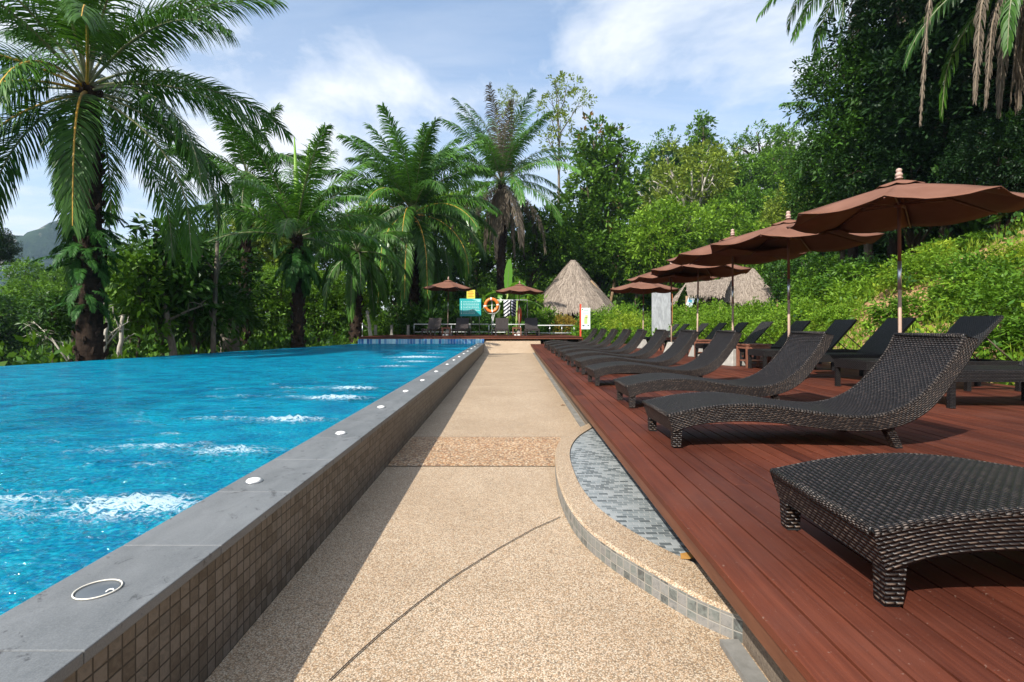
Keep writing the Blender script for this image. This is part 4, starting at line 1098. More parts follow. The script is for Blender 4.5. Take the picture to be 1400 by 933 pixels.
prof = [(0.05, apex), (.17, apex - .12 * (apex - eave)), (.40, apex - .38 * (apex - eave)), (.71, apex - .70 * (apex - eave)), (1.0, eave)]
fc = []; NF = 14
for k in range(NF):
    a0, a1 = 2 * PI * k / NF, 2 * PI * (k + 1) / NF
    for (r0, z0), (r1, z1) in zip(prof[:-1], prof[1:]):
        f = lambda r, a, z: (r * RR * math.cos(a) * (1.0), r * RR * math.sin(a), z + (.05 * math.sin(3 * a) if r > .9 else 0))
        fc.append((f(r0, a0, z0), f(r0, a1, z0), f(r1, a0, z1), f(r1, a1, z1)))
thatch(rng, fc, 'roof', hut)
# the low gable wing at the right
g0 = (20 * s_, -1.0, CZ + (448 - 384) * s_); g1 = (59 * s_, -1.7, CZ + (448 - 431) * s_)
thatch(rng, [((g0[0], -1.1, g0[2]), (g0[0] + .2, 1.6, g0[2] + .1), (g1[0] + .1, -1.2, g1[2] - .1), (g1[0] + .5, 1.6, g1[2]))], 'roof_wing', hut)
m_ = MB(); m_.tube([(g0[0] + .05, -1.15, g0[2] - .1), (g1[0] + .15, -1.25, g1[2] - .22)], .07, 6); m_.build('barge_pole', M['hutwood'], hut)
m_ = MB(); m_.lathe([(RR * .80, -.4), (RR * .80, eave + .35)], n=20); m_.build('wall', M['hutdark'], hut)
for k in range(7):
    a = 2 * PI * k / 7 + .3; m_ = MB(); m_.tube([(RR * .86 * math.cos(a), RR * .86 * math.sin(a), -.3), (RR * .86 * math.cos(a), RR * .86 * math.sin(a), eave + .15)], .08, 7); m_.build('post', M['hutwood'], hut)
hut2 = thing('thatched_lodge', 'long thatched hut with a dark open front half hidden by the umbrellas', 'hut', (0, 0, 0), 0, 'thatched huts')
A = lambda px, py, d: tuple(at(px, py, d))
rl_, rr_ = A(998, 366, 38.5), A(1031, 368, 38.5)
fl, fr_ = A(968, 413, 35.5), A(1066, 414, 35.8); bl_, br_ = A(960, 414, 42), A(1062, 414, 42)
fm_, rm_ = A(1000, 414, 35.2), A(1010, 366.5, 38.5)
thatch(rng, [(rl_, rr_, fl, fr_), (rr_, rr_, fr_, br_), (rl_, rl_, bl_, fl), (rr_, rl_, br_, bl_)], 'roof', hut2, L=.55)
dl, dr = A(938, 388, 36.5), A(1000, 381, 37.2)
thatch(rng, [(dl, dr, A(940, 404, 34.2), A(990, 405, 34.0)), (dl, dl, A(918, 413, 34.8), A(925, 413.5, 34.4))], 'porch_roof', hut2, L=.42)
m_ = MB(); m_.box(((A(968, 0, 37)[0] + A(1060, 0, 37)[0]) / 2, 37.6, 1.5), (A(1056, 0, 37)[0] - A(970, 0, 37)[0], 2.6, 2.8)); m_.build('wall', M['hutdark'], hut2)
for px in (939, 985, 1062):
    m_ = MB(); p = at(px, 405, 34.4); m_.tube([(p.x, p.y, .2), (p.x, p.y, p.z)], .09, 7); m_.build('post', M['hutwood'], hut2)
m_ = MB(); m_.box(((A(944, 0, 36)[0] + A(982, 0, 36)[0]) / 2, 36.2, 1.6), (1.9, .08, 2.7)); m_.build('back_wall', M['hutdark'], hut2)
m_ = MB(); p = at(943.5, 413.5, 34.2); m_.box(p, (.42, .03, .62), rot=Matrix.Rotation(R(18), 3, 'Y')); m_.box(p + Vector((.0, -.018, .08)), (.24, .004, .18), mi=1, rot=Matrix.Rotation(R(18), 3, 'Y'))
tag(m_.build('hut_notice', [mat('notice_pale', (.62, .68, .74), .5), mat('notice_blue', (.10, .42, .62), .5)]), 'pale notice with blue patch leaning in the dark hut opening', 'notice')

# small fallen leaves on the path
for k, (px, py, lab) in enumerate(((748, 519, 'curled dry leaf on the path nearest the far end of the deck kerb'), (766, 555, 'thin dry leaf on the path beside the deck kerb'), (884, 522, None))):
    if lab is None: continue
    q = 1.18 * F / (py - 448); m_ = MB(); L_ = .07 + .02 * k
    m_.add([(0, 0, .003), (L_ * .4, .018, .014), (L_, .004, .005), (L_ * .45, -.02, .010)], [(0, 3, 2, 1)]); o = m_.build('dry_leaf', mat('dry_leaf', (.16, .075, .03), .8))
    o.location = ((px - 690) / (py - 448) * 1.18, q, .004); tag(o, lab, 'leaf'); s_ = o.modifiers.new('solid', 'SOLIDIFY'); s_.thickness = .001
# ================================================================== VEGETATION
def frond(rng, L, az, e0, droop, nl, leafL, leafW, hang=.5, roll=0.0, bare=.13, mi_r=1, rr=.035, kink=.0):
    n = 22; T = []; P = [np.zeros(3)]
    for i in range(n):
        t = (i + .5) / n; e = e0 - droop * t ** 1.2; e = max(e, -1.5)
        a = az + roll * .25 * t
        d = np.array([math.cos(e) * math.cos(a), math.cos(e) * math.sin(a), math.sin(e)]); T.append(d); P.append(P[-1] + d * L / n)
    P = np.array(P); T = np.array(T + [T[-1]])
    t = np.linspace(bare, .995, nl); t = np.repeat(t, 2); sgn = np.tile([-1., 1.], nl)
    t = np.clip(t + rng.normal(0, .004, len(t)), 0, 1)
    fi = t * n; i0 = np.minimum(fi.astype(int), n - 1); fr = (fi - i0)[:, None]
    p = P[i0] * (1 - fr) + P[i0 + 1] * fr; tg = unit(T[i0] * (1 - fr) + T[np.minimum(i0 + 1, n)] * fr)
    hz = np.array([-math.sin(az), math.cos(az), 0.0])
    S = unit(np.tile(hz, (len(t), 1)) * math.cos(roll) + np.cross(tg, hz) * math.sin(roll))
    Nn = np.cross(S, tg)
    Nn = np.where(Nn[:, 2:3] < 0, -Nn, Nn)
    b = (.35 + .75 * t)[:, None] + rng.normal(0, .07, (len(t), 1))
    lift = rng.choice([-.25, .1, .42], len(t))[:, None] * (1 - .5 * t[:, None])
    D = unit(S * sgn[:, None] * np.cos(b) + tg * np.sin(b) + Nn * lift)
    ll = leafL * np.sin(PI * (.13 + .80 * t)) ** .55 * rng.uniform(.85, 1.1, len(t)); ww = leafW * rng.uniform(.8, 1.1, len(t))
    g = np.array([0, 0, -1.0]); V = np.empty((len(t), 8, 3)); q = p.copy(); d = D.copy()
    wid = [.55, 1.0, .75, .08]
    for k in range(4):
        wv = unit(tg - d * (tg * d).sum(1, keepdims=True)) * (ww * wid[k] * .5)[:, None]
        V[:, k * 2] = q - wv; V[:, k * 2 + 1] = q + wv
        d = unit(d + g * hang * (.35 + .45 * k) * rng.uniform(.7, 1.3, (len(t), 1)))
        q = q + d * (ll / 3)[:, None]
    m_ = len(t); base = np.arange(m_)[:, None] * 8
    Q = np.concatenate([base + np.array([[0, 1, 3, 2]]), base + np.array([[2, 3, 5, 4]]), base + np.array([[4, 5, 7, 6]])])
    # rachis
    mb = MB(); mb.tube([tuple(x) for x in P[::2]], [rr * (1 - .85 * (i / (n / 2))) + .004 for i in range(len(P[::2]))], 5, cap=False)
    rv = np.array([tuple(x) for x in mb.v]); rf = np.array(mb.f) + m_ * 8
    mi = np.concatenate([np.zeros(len(Q)), np.full(len(rf), 1)])
    return np.vstack([V.reshape(-1, 3), rv]), np.vstack([Q, rf]), mi

def palm(px, py, d, L, N, seed, label, e_hi=85, e_lo=-40, droop=1.25, nl=95, leafL=.85, leafW=.045, mats=None, trunk_r=.27, dead=0, hang=.5, spears=0, az0=0.0, group='palms by the pool', yellow=(), light=0.0, skirt=0, deadtop=0, bare=.13, boots=True, pw=1.05, hangs=()):
    rng = np.random.default_rng(seed); rd_ = random.Random(seed)
    c = at(px, py, d); g_ = float(ground(c.x, d)) - .3
    root = thing('palm_tree', label, 'palm', (c.x, d, g_), 0, group); H = c.z - g_
    tr = MB(); k = 14; pts = []; rad = []
    for i in range(k + 1):
        f = i / k; pts.append((math.sin(f * 2 + seed) * .10 * f, math.cos(f * 2.3 + seed) * .06 * f, H * f)); rad.append(trunk_r * (1.15 - .25 * f) * (1 + .05 * rd_.random()))
    tr.tube(pts, rad, 12)
    if boots:
        nb = int(H * 16)
        for i in range(nb):
            f = i / nb; a = i * 2.4; z = H * (.08 + .92 * f); r = trunk_r * (1.08 - .22 * f)
            q = Vector((math.cos(a), math.sin(a), 0)); p = Vector((math.sin(f * 2 + seed) * .10 * f, math.cos(f * 2.3 + seed) * .06 * f, z))
            l = rd_.uniform(.10, .26)
            tr.tube([p + q * r * .8, p + q * (r + l * .35) + Vector((0, 0, l * .5)), p + q * (r + l * .45) + Vector((0, 0, l))], [.075, .055, .03], 5, smooth=False)
    tr.build('trunk', M['palmbark'], root)
    for i in range(N):
        f = (i + .5) / N
        e0 = R(e_hi + (e_lo - e_hi) * f ** pw + rd_.uniform(-5, 5)); az = az0 + i * 2.39996 + rd_.uniform(-.2, .2)
        dr = droop * (.55 + .55 * min(1, f * 1.4)) * rd_.uniform(.85, 1.15)
        l = L * (1 - .12 * abs(f - .45)) * rd_.uniform(.9, 1.06)
        is_dead = (i >= N - dead) or (i % 4 == 1 and i < deadtop * 4)
        V, Q, mi = frond(rng, l, az, e0, dr, nl, leafL, leafW, hang * (1.5 if is_dead else 1), rd_.uniform(-.5, .5), bare)
        yel = (yellow == 'front' and f > .5 and math.sin(az) < -.35) or (yellow != 'front' and i in yellow)
        leafm = M['palm_dead'] if is_dead else (M['palm_light'] if rd_.random() < light else M['palm'])
        rm = M['rachis_d'] if is_dead else (M['rachis_y'] if yel else M['rachis'])
        me = np_mesh('frond', V, Q, [leafm, rm], tint=np.full(len(V), rd_.uniform(.1, .75)), mi=mi)
        o = link('frond', me, root); o.location = (pts[-1][0], pts[-1][1], H - .15 + .25 * (1 - f))
    for i in range(skirt):
        az = i * 2.4; V, Q, mi = frond(rng, L * rd_.uniform(.5, .85), az, R(-40 - rd_.random() * 25), 1.3, 50, leafL * .8, leafW, 1.6, 0, .1)
        me = np_mesh('dead_frond', V, Q, [M['palm_dead'], M['rachis_d']], tint=np.full(len(V), rd_.random()), mi=mi)
        o = link('dead_frond', me, root); o.location = (pts[-1][0], pts[-1][1], H - .25)
    for (az_, rl2, e_, dr_, ll_) in hangs:
        V, Q, mi = frond(rng, ll_, az_, e_, dr_, 110, rl2, .03, 1.4, 0, .05)
        me = np_mesh('dead_frond', V, Q, [M['palm_dead'], M['rachis_d']], tint=np.full(len(V), .35), mi=mi)
        o = link('dead_frond', me, root); o.location = (pts[-1][0], pts[-1][1], H - .1)
    for i in range(spears):
        m_ = MB(); a = i * 1.9 + .4; l = L * rd_.uniform(.62, .85); dx, dy = math.cos(a) * .10, math.sin(a) * .10
        m_.tube([(0, 0, H - .2), (dx * l * .5, dy * l * .5, H + l * .5), (dx * l * 1.1, dy * l * 1.1, H + l)], [.06, .11, .02], 6)
        m_.build('spear_leaf', mat('spear', (.16, .30, .03), .5), root)
    return root

palm(121, 122, 13.2, 5.5, 36, 1, 'tall dark oil palm with huge arching fronds at the far left edge of the pool', nl=135, leafL=.92, leafW=.038, trunk_r=.26, yellow='front', e_lo=-32, droop=1.35, hang=.42, bare=.19)
palm(408, 322, 21.0, 5.0, 23, 2, 'slim palm with fern collar and two upright spear leaves at the pool edge', nl=110, leafL=.80, leafW=.045, e_hi=82, e_lo=12, droop=1.0, trunk_r=.19, spears=2, light=.35, az0=1.0)
palm(566, 292, 34.5, 6.8, 62, 3, 'big palm with drooping orange-ribbed fronds behind the left umbrella of the far deck', nl=115, leafL=1.12, leafW=.068, e_hi=80, e_lo=-66, droop=1.35, pw=1.7, yellow='front', light=.25, trunk_r=.34, az0=.7)
palm(686, 248, 43.0, 7.4, 42, 4, 'ragged palm with dry brown fronds hanging round its trunk, right of the big palm', nl=85, leafL=1.1, leafW=.07, e_lo=-35, droop=1.1, pw=1.4, dead=6, deadtop=3, skirt=16, light=.5, trunk_r=.34, yellow=(), az0=2.0)
palm(335, 240, 25.0, 4.2, 13, 5, 'dark palm half hidden between the tall oil palm and the slim palm', nl=90, leafL=.85, leafW=.06, e_lo=-45, trunk_r=.24)
palm(486, 345, 27.5, 3.8, 17, 6, 'low dark palm with drooping fronds left of the big orange-ribbed palm', nl=85, leafL=.85, leafW=.055, e_hi=70, e_lo=-50, droop=1.6, trunk_r=.26, hang=.9)
palm(1440, -80, 14.0, 4.9, 20, 7, 'palm beyond the top right corner whose long dry fronds hang in front of dark trees', nl=100, leafL=.60, leafW=.04, e_hi=40, e_lo=-50, droop=1.5, trunk_r=.26, dead=5, skirt=5, light=0, boots=False, group='palms on the slope', hang=.9, hangs=((PI, .34, .35, 3.4, 7.6), (PI * 1.03, .42, -.1, 2.6, 5.6), (PI * .96, .40, -.5, 1.9, 4.9)))
palm(1225, -95, 20.5, 5.6, 28, 17, 'palm above the frame whose sunlit green fronds droop in at the top right', nl=90, leafL=.80, leafW=.05, e_hi=35, e_lo=-45, droop=1.4, trunk_r=.24, dead=4, skirt=3, light=.75, boots=False, group='palms on the slope', hang=.7, az0=.6)
palm(1165, 168, 23.0, 3.3, 16, 8, 'small yellowing palm at the left fringe of the dark slope trees', nl=70, leafL=.6, leafW=.045, e_hi=60, e_lo=-40, droop=1.6, trunk_r=.18, light=1, boots=False, group='palms on the slope', hang=.8)

# ---- ferns growing on trunks
def fern(px, py, d, n, L, seed, label, hangdeg=-25, mt='fern'):
    rng = np.random.default_rng(seed); c = at(px, py, d); Vs = []; Qs = []; o_ = 0
    for i in range(n):
        V, Q, mi = frond(rng, L * rng.uniform(.7, 1.15), i * 2.4 + rng.random(), R(hangdeg + rng.uniform(-25, 45)), 1.0, 44, L * .24, L * .032, .25, 0, .06, rr=.008)
        off = np.array([math.cos(i * 2.4) * .2, math.sin(i * 2.4) * .2, rng.uniform(-.45, .45) * L])
        Vs.append(V + off); Qs.append(Q + o_); o_ += len(V)
    me = np_mesh('fern', np.vstack(Vs), np.vstack(Qs), M[mt], tint=np.random.default_rng(seed).random(o_)); me.name = 'fern'
    o = link('fern', me); o.location = c; tag(o, label, 'fern', 'ferns growing on palm trunks'); return o
fern(122, 300, 13.2, 26, .75, 21, 'upper fern clump on the trunk of the tall left palm')
fern(118, 352, 13.1, 30, .8, 22, 'middle fern clump on the trunk of the tall left palm')
fern(122, 405, 13.0, 18, .65, 23, 'lowest fern clump on the trunk of the tall left palm')
fern(408, 352, 20.8, 44, 1.15, 24, 'thick fern collar under the crown of the slim palm', -45)

# ---- tree and shrub kinds
KINDS = {}
def kind(name, **kw):
    tb, (V, Q, t) = gen_tree(**kw); KINDS[name] = (kw['rw'], kw['hh'], tb, V, Q, t, kw.get('trunk_len', 8.0), {})
kind('round', seed=1, rw=4.0, hh=6.5, nblob=17, nwh=900, nper=16, L=.36, W=.16)
kind('roundb', seed=2, rw=4.0, hh=6.0, nblob=13, nwh=820, nper=16, L=.36, W=.16, blob=.48)
kind('tall', seed=3, rw=3.3, hh=12.0, nblob=26, nwh=1250, nper=16, L=.33, W=.15, taper=.42, blob=.40)
kind('airy', seed=4, rw=4.0, hh=10.0, nblob=11, nwh=200, nper=12, L=.34, W=.15, blob=.30, limb=1.1, trunk_r=.16)
kind('open', seed=5, rw=5.0, hh=6.5, nblob=14, nwh=430, nper=14, L=.42, W=.18, blob=.30, limb=1.7, trunk_r=.26)
kind('spiky', seed=6, rw=2.3, hh=9.0, nblob=16, nwh=230, nper=12, L=.40, W=.17, taper=.85, blob=.38, trunk_r=.14)
kind('dense', seed=7, rw=4.0, hh=9.0, nblob=24, nwh=3200, nper=15, L=.24, W=.10, blob=.40)
kind('denseb', seed=8, rw=4.0, hh=7.5, nblob=18, nwh=2800, nper=15, L=.24, W=.10, blob=.44)
kind('bush', seed=9, rw=1.6, hh=2.1, nblob=12, nwh=520, nper=13, L=.17, W=.085, blob=.46, trunkvis=True, trunk_r=.04, trunk_len=1.2)
kind('bushb', seed=10, rw=1.6, hh=1.8, nblob=9, nwh=430, nper=12, L=.19, W=.08, blob=.50, trunk_r=.04, trunk_len=1.2)
kind('bigleaf', seed=11, rw=1.5, hh=4.0, nblob=12, nwh=190, nper=10, L=.46, W=.17, blob=.42, trunk_r=.07, trunk_len=3, droopy=-.15)
def place(px, top, d, wpx, kn, leaf, label, cat='tree', group=None, bark='bark', rz=None, sq=1.0, name=None):
    rw, hh, tb, V, Q, t, tl, cache = KINDS[kn]
    if ('c', leaf) not in cache:
        cache[('c', leaf)] = np_mesh('crown', V, Q, M[leaf], tint=t)
    if ('t', bark) not in cache: cache[('t', bark)] = tb.mesh('trunk', M[bark])
    s = (wpx / 2 * d / F) / rw; c = at(px, top, d); g_ = float(ground(c.x, d))
    zb = c.z - hh * s * sq
    if cat == 'shrub': zb = min(zb, g_ + .05 * s)
    root = thing(name or ('shrub' if cat == 'shrub' else 'tree'), label, cat, (c.x, d, g_), 0, group)
    rz_ = rz if rz is not None else (px * 7.3) % 6.28
    cr = link('foliage' if cat == 'shrub' else 'crown', cache[('c', leaf)], root); tr = link('stem' if cat == 'shrub' else 'trunk', cache[('t', bark)], root)
    for o in (cr, tr):
        o.location = (0, 0, zb - g_); o.scale = (s, s, s * sq); o.rotation_euler = (0, 0, rz_)
    return root
W_ = 'trees on the wooded hillside'; LW_ = 'trees beyond the left side of the pool'
# right: stand above the nearest umbrella, shade put into dark leaf colours
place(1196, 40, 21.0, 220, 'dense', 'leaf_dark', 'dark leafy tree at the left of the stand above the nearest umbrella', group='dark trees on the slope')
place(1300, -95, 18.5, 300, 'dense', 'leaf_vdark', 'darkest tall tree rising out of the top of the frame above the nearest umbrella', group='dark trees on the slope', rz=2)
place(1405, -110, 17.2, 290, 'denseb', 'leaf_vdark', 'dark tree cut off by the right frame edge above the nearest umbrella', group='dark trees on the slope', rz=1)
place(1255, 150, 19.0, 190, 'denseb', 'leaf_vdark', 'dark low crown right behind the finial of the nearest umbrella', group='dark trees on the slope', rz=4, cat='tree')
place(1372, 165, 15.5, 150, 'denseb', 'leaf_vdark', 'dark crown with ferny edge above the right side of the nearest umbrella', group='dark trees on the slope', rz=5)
place(1150, 200, 25.0, 140, 'denseb', 'leaf_dark', 'mid-sized dark tree under the yellowing palm', group='dark trees on the slope', rz=3)
# middle
place(822, 158, 50, 150, 'tall', 'leaf_red', 'tall green tree with rust tinted top behind the cone-shaped hut', group=W_)
place(765, 98, 56, 105, 'airy', 'leaf_olive', 'thin airy tree with grey branches right of the ragged palm', group=W_, bark='strand')
place(700, 118, 60, 62, 'airy', 'leaf_olive', 'bare-looking thin tree top behind the ragged palm', group=W_, bark='strand')
place(728, 285, 47, 120, 'round', 'leaf_mid', 'rounded mid-green tree between ragged palm and cone-shaped hut', group=W_)
place(790, 300, 49, 110, 'roundb', 'leaf_mid', 'green tree right behind the top of the cone-shaped hut', group=W_)
place(655, 300, 52, 110, 'round', 'leaf_mid', 'green tree behind the trunk of the ragged palm', group=W_)
place(620, 262, 64, 120, 'roundb', 'leaf_light', 'pale green tree far behind between the big palm and the ragged palm', group=W_)
place(905, 285, 44, 130, 'round', 'leaf_light', 'light yellow-green bushy tree above the far deck-row umbrellas', group=W_)
place(868, 320, 46, 90, 'roundb', 'leaf_mid', 'green tree right of the cone-shaped hut top', group=W_)
place(945, 205, 62, 165, 'open', 'leaf_olive', 'wide olive tree with pale branches showing on the hillside', group=W_, bark='palebark')
place(892, 235, 68, 110, 'open', 'leaf_olive', 'olive tree with pale branches left of the widest olive tree', group=W_, bark='palebark')
place(960, 143, 76, 72, 'spiky', 'leaf_mid', 'slender pointed tree standing above the hillside skyline', group=W_)
place(905, 178, 82, 100, 'airy', 'leaf_mid', 'airy skyline tree left of the slender pointed tree', group=W_)
place(925, 205, 80, 130, 'round', 'leaf_dark', 'dark rounded skyline tree below the slender pointed tree', group=W_)
place(1008, 185, 78, 75, 'airy', 'leaf_mid', 'airy skyline tree right of the slender pointed tree', group=W_)
place(1050, 176, 74, 110, 'open', 'leaf_mid', 'broad green skyline tree left of the dark slope stand', group=W_)
place(1000, 225, 72, 120, 'roundb', 'leaf_mid', 'rounded green tree on the hillside under the airy skyline trees', group=W_)
place(1085, 205, 66, 110, 'round', 'leaf_mid', 'green tree on the hillside left of the yellowing palm', group=W_)
place(1030, 262, 57, 120, 'round', 'leaf_mid', 'mid-green tree above the third deck umbrella on the hillside', group=W_)
place(985, 290, 48, 110, 'roundb', 'leaf_light', 'light green bushy tree above the second thatched hut', group=W_)
place(1090, 262, 48, 110, 'roundb', 'leaf_olive', 'olive-green tree above the second deck umbrella', group=W_)
place(1065, 318, 41, 110, 'round', 'leaf_mid', 'green tree behind the finial of the second deck umbrella', group=W_)
place(1120, 300, 38, 110, 'roundb', 'leaf_dark', 'dark green tree between the first and second deck umbrellas', group=W_)
place(1160, 345, 30, 110, 'roundb', 'leaf_mid', 'green tree right of the second deck umbrella', group=W_)
place(1105, 352, 34, 100, 'round', 'leaf_dark', 'dark round tree right of the long thatched hut', group=W_)
place(1210, 300, 27, 110, 'round', 'leaf_dark', 'dark tree seen under the canopy of the nearest umbrella', group=W_)
# left of the big palm and behind the pool
place(505, 285, 60, 100, 'round', 'leaf_light', 'pale green tree between slim palm and big palm', group=LW_)
place(455, 300, 52, 110, 'roundb', 'leaf_mid', 'green tree just right of the slim palm crown', group=LW_)
place(545, 330, 44, 110, 'round', 'leaf_dark', 'dark tree under the big palm', group=LW_)
place(600, 345, 42, 110, 'roundb', 'leaf_dark', 'dark tree behind the left far-deck umbrella', group=LW_)
place(395, 285, 46, 110, 'roundb', 'leaf_mid', 'green tree behind the trunk of the slim palm', group=LW_)
place(345, 292, 40, 120, 'round', 'leaf_olive', 'olive tree left of the slim palm', group=LW_)
place(290, 318, 36, 110, 'roundb', 'leaf_dark', 'dark tree beyond the pool behind the forked pale trunk', group=LW_)
place(235, 330, 40, 110, 'round', 'leaf_mid', 'green tree beyond the big-leaved sapling', group=LW_)
place(180, 335, 48, 90, 'roundb', 'leaf_mid', 'green tree right of the tall left palm trunk', group=LW_)
place(58, 362, 60, 110, 'round', 'leaf_mid', 'green tree under the distant mountain', group=LW_)
place(-8, 312, 34, 56, 'denseb', 'leaf_vdark', 'very dark tree at the left frame edge', group=LW_)
place(100, 372, 42, 90, 'roundb', 'leaf_mid', 'mid-green tree left of the tall palm trunk', group=LW_)
place(35, 392, 33, 110, 'roundb', 'leaf_mid', 'low green tree at the left above the bleached branches', group=LW_)
place(-20, 405, 25, 120, 'round', 'leaf_dark', 'dark tree low at the left frame edge', group=LW_)
place(150, 395, 30, 90, 'round', 'leaf_dark', 'dark tree behind the two white trunks', group=LW_)
for px, tp, d, w_, kn, lf, lab in ((368, 375, 31, 100, 'round', 'leaf_mid', 'low green tree filling the gap left of the slim palm trunk'), (440, 380, 33, 95, 'roundb', 'leaf_mid', 'low green tree right of the slim palm trunk'),
        (300, 392, 29, 95, 'roundb', 'leaf_mid', 'low green tree behind the thick grey trunk'), (225, 385, 30, 100, 'round', 'leaf_dark', 'low dark tree behind the leaning pale trunk'), (485, 375, 36, 90, 'round', 'leaf_light', 'low light green tree left of the short grey posts'),
        (410, 360, 37, 90, 'round', 'leaf_light', 'light green tree behind the fern collar palm'), (262, 360, 33, 90, 'round', 'leaf_mid', 'green tree low between big-leaved saplings')):
    place(px, tp, d, w_, kn, lf, lab, group=LW_)
# big-leaved saplings by the pool edge
place(225, 296, 17.5, 105, 'bigleaf', 'leaf_dark', 'big-leaved dark sapling leaning over the pool edge', group=LW_, name='sapling')
place(185, 345, 16.5, 85, 'bigleaf', 'leaf_mid', 'big-leaved sapling right of the tall palm trunk', group=LW_, name='sapling')
place(275, 350, 18.5, 90, 'bigleaf', 'leaf_dark', 'big-leaved sapling left of the forked pale trunk', group=LW_, name='sapling', rz=2)
place(310, 340, 21, 80, 'bigleaf', 'leaf_dark', 'dark big-leaved sapling behind the forked pale trunk', group=LW_, name='sapling', rz=1)
place(72, 400, 15.0, 50, 'bigleaf', 'leaf_dark', 'small big-leaved sapling left of the tall palm trunk', group=LW_, name='sapling', rz=5)

# ---- shrubs along the infinity edge
EDGE = 'shrubs beyond the infinity edge'
SH = [(-30, 425, 14.0, 150, 'leaf_dark', 'dark shrub cut off by the left frame edge'), (30, 455, 15.5, 110, 'leaf_dark', 'dark low shrub under the bleached branches'), (80, 440, 17.5, 100, 'leaf_mid', 'mid-green shrub behind the bleached branches'),
      (180, 448, 16.5, 90, 'leaf_light', 'bright shrub between tall palm trunk and the white trunks'), (225, 440, 18.5, 100, 'leaf_light', 'bright green shrub right of the white trunks'), (262, 430, 20.5, 90, 'leaf_mid', 'green shrub behind the leaning trunk'),
      (325, 438, 20.5, 80, 'leaf_yellow', 'yellow-green shrub right of the forked pale trunk'), (352, 428, 22.5, 90, 'leaf_mid', 'green shrub left of the slim palm trunk'), (385, 425, 24, 80, 'leaf_mid', 'mid-green shrub just behind the slim palm trunk'),
      (432, 412, 24.5, 80, 'leaf_light', 'bright shrub just right of the slim palm trunk'), (468, 405, 26.5, 80, 'leaf_light', 'tallest bright shrub left of the far deck'), (452, 438, 24.5, 60, 'leaf_yellow', 'small yellow-green shrub at the pool edge left of the far deck'),
      (490, 425, 28, 60, 'leaf_mid', 'green shrub at the left end of the far deck'), (520, 418, 33.5, 70, 'leaf_mid', 'green shrub behind the short grey posts'), (560, 425, 34, 80, 'leaf_dark', 'dark shrub behind the leftmost far sunbed'),
      (610, 430, 34, 80, 'leaf_dark', 'dark shrub below the teal sign'), (655, 432, 34, 70, 'leaf_dark', 'dark shrub behind the rail left of the life ring'), (410, 440, 23, 60, 'leaf_mid', 'low shrub right at the foot of the slim palm'), (300, 452, 19.5, 60, 'leaf_light', 'low bright shrub at the foot of the forked trunk')]
for k, (px, tp, d, w_, lf, lab) in enumerate(SH):
    place(px, tp, d, w_, 'bush' if k % 2 else 'bushb', lf, lab, 'shrub', EDGE, sq=1.15)
# hedge row in front of the huts, and plants behind the far deck
HG = 'light green shrubs in front of the huts'
HH = [(745, 432, 35, 60, 'leaf_mid', 'green shrub behind the right far-deck sunbed'), (772, 428, 34.5, 44, 'leaf_rust', 'orange-yellow shrub under the eave of the cone-shaped hut'), (812, 425, 33, 60, 'leaf_mid', 'green shrub under the right eave of the cone-shaped hut'),
      (842, 418, 31, 64, 'leaf_light', 'bright shrub between the map sign and the stone slab'), (872, 410, 31, 60, 'leaf_light', 'bright shrub left of the stone slab'), (932, 412, 29.5, 64, 'leaf_light', 'bright shrub right of the stone slab'), (858, 432, 28.5, 60, 'leaf_yellow', 'yellow-green shrub under the sixth deck umbrella'),
      (965, 408, 29.5, 70, 'leaf_light', 'bright shrub in front of the dark hut opening'), (1000, 404, 29, 74, 'leaf_light', 'bright shrub below the long thatched roof'), (1037, 403, 27.5, 74, 'leaf_light', 'bright shrub at the right end of the long thatched roof'),
      (905, 432, 29, 50, 'leaf_light', 'low bright shrub behind the stone slab'), (985, 432, 25, 70, 'leaf_light', 'low bright shrub behind the third umbrella pole'), (1045, 430, 22, 80, 'leaf_light', 'low bright shrub left of the second umbrella pole'),
      (945, 440, 26, 56, 'leaf_light', 'low bright shrub behind the fourth umbrella pole'), (1090, 420, 19, 90, 'leaf_light', 'bright shrub right of the second umbrella pole'), (1015, 445, 21, 60, 'leaf_light', 'lowest bright shrub behind the second row of sunbeds')]
for k, (px, tp, d, w_, lf, lab) in enumerate(HH):
    place(px, tp, d, w_, 'bush' if k % 2 else 'bushb', lf, lab, 'shrub', HG)
SL = 'shrubs on the steep slope'
LL = [(1075, 380, 26, 90, 'leaf_mid', 'shrub on the slope right of the long thatched roof'), (1130, 372, 22, 110, 'leaf_mid', 'shrub on the slope below the right tip of the second umbrella'), (1180, 395, 17, 110, 'leaf_light', 'light shrub on the slope left of the nearest umbrella pole'),
      (1265, 352, 14.5, 110, 'leaf_light', 'light shrub on the slope right of the nearest umbrella pole'), (1345, 362, 12.0, 130, 'leaf_mid', 'broad green shrub on the slope near the right frame edge'), (1195, 350, 20, 110, 'leaf_dark', 'dark shrub on the slope left of the nearest umbrella pole'),
      (1290, 335, 17, 70, 'leaf_mid', 'green shrub high on the slope under the nearest canopy'), (1398, 340, 12.5, 90, 'leaf_yellow', 'yellow-green shrub at the right frame edge'), (1240, 372, 16.5, 70, 'leaf_yellow', 'yellow-green shrub just right of the nearest pole'),
      (1150, 425, 15.5, 90, 'leaf_light', 'low light shrub above the third rear sunbed back'), (1390, 385, 9.8, 150, 'leaf_mid', 'green shrub low on the slope at the right frame edge'), (1300, 408, 12, 110, 'leaf_light', 'low light shrub behind the second rear sunbed back')]
for k, (px, tp, d, w_, lf, lab) in enumerate(LL):
    place(px, tp, d, w_, 'bush' if k % 2 else 'bushb', lf, lab, 'shrub', SL, sq=.8)

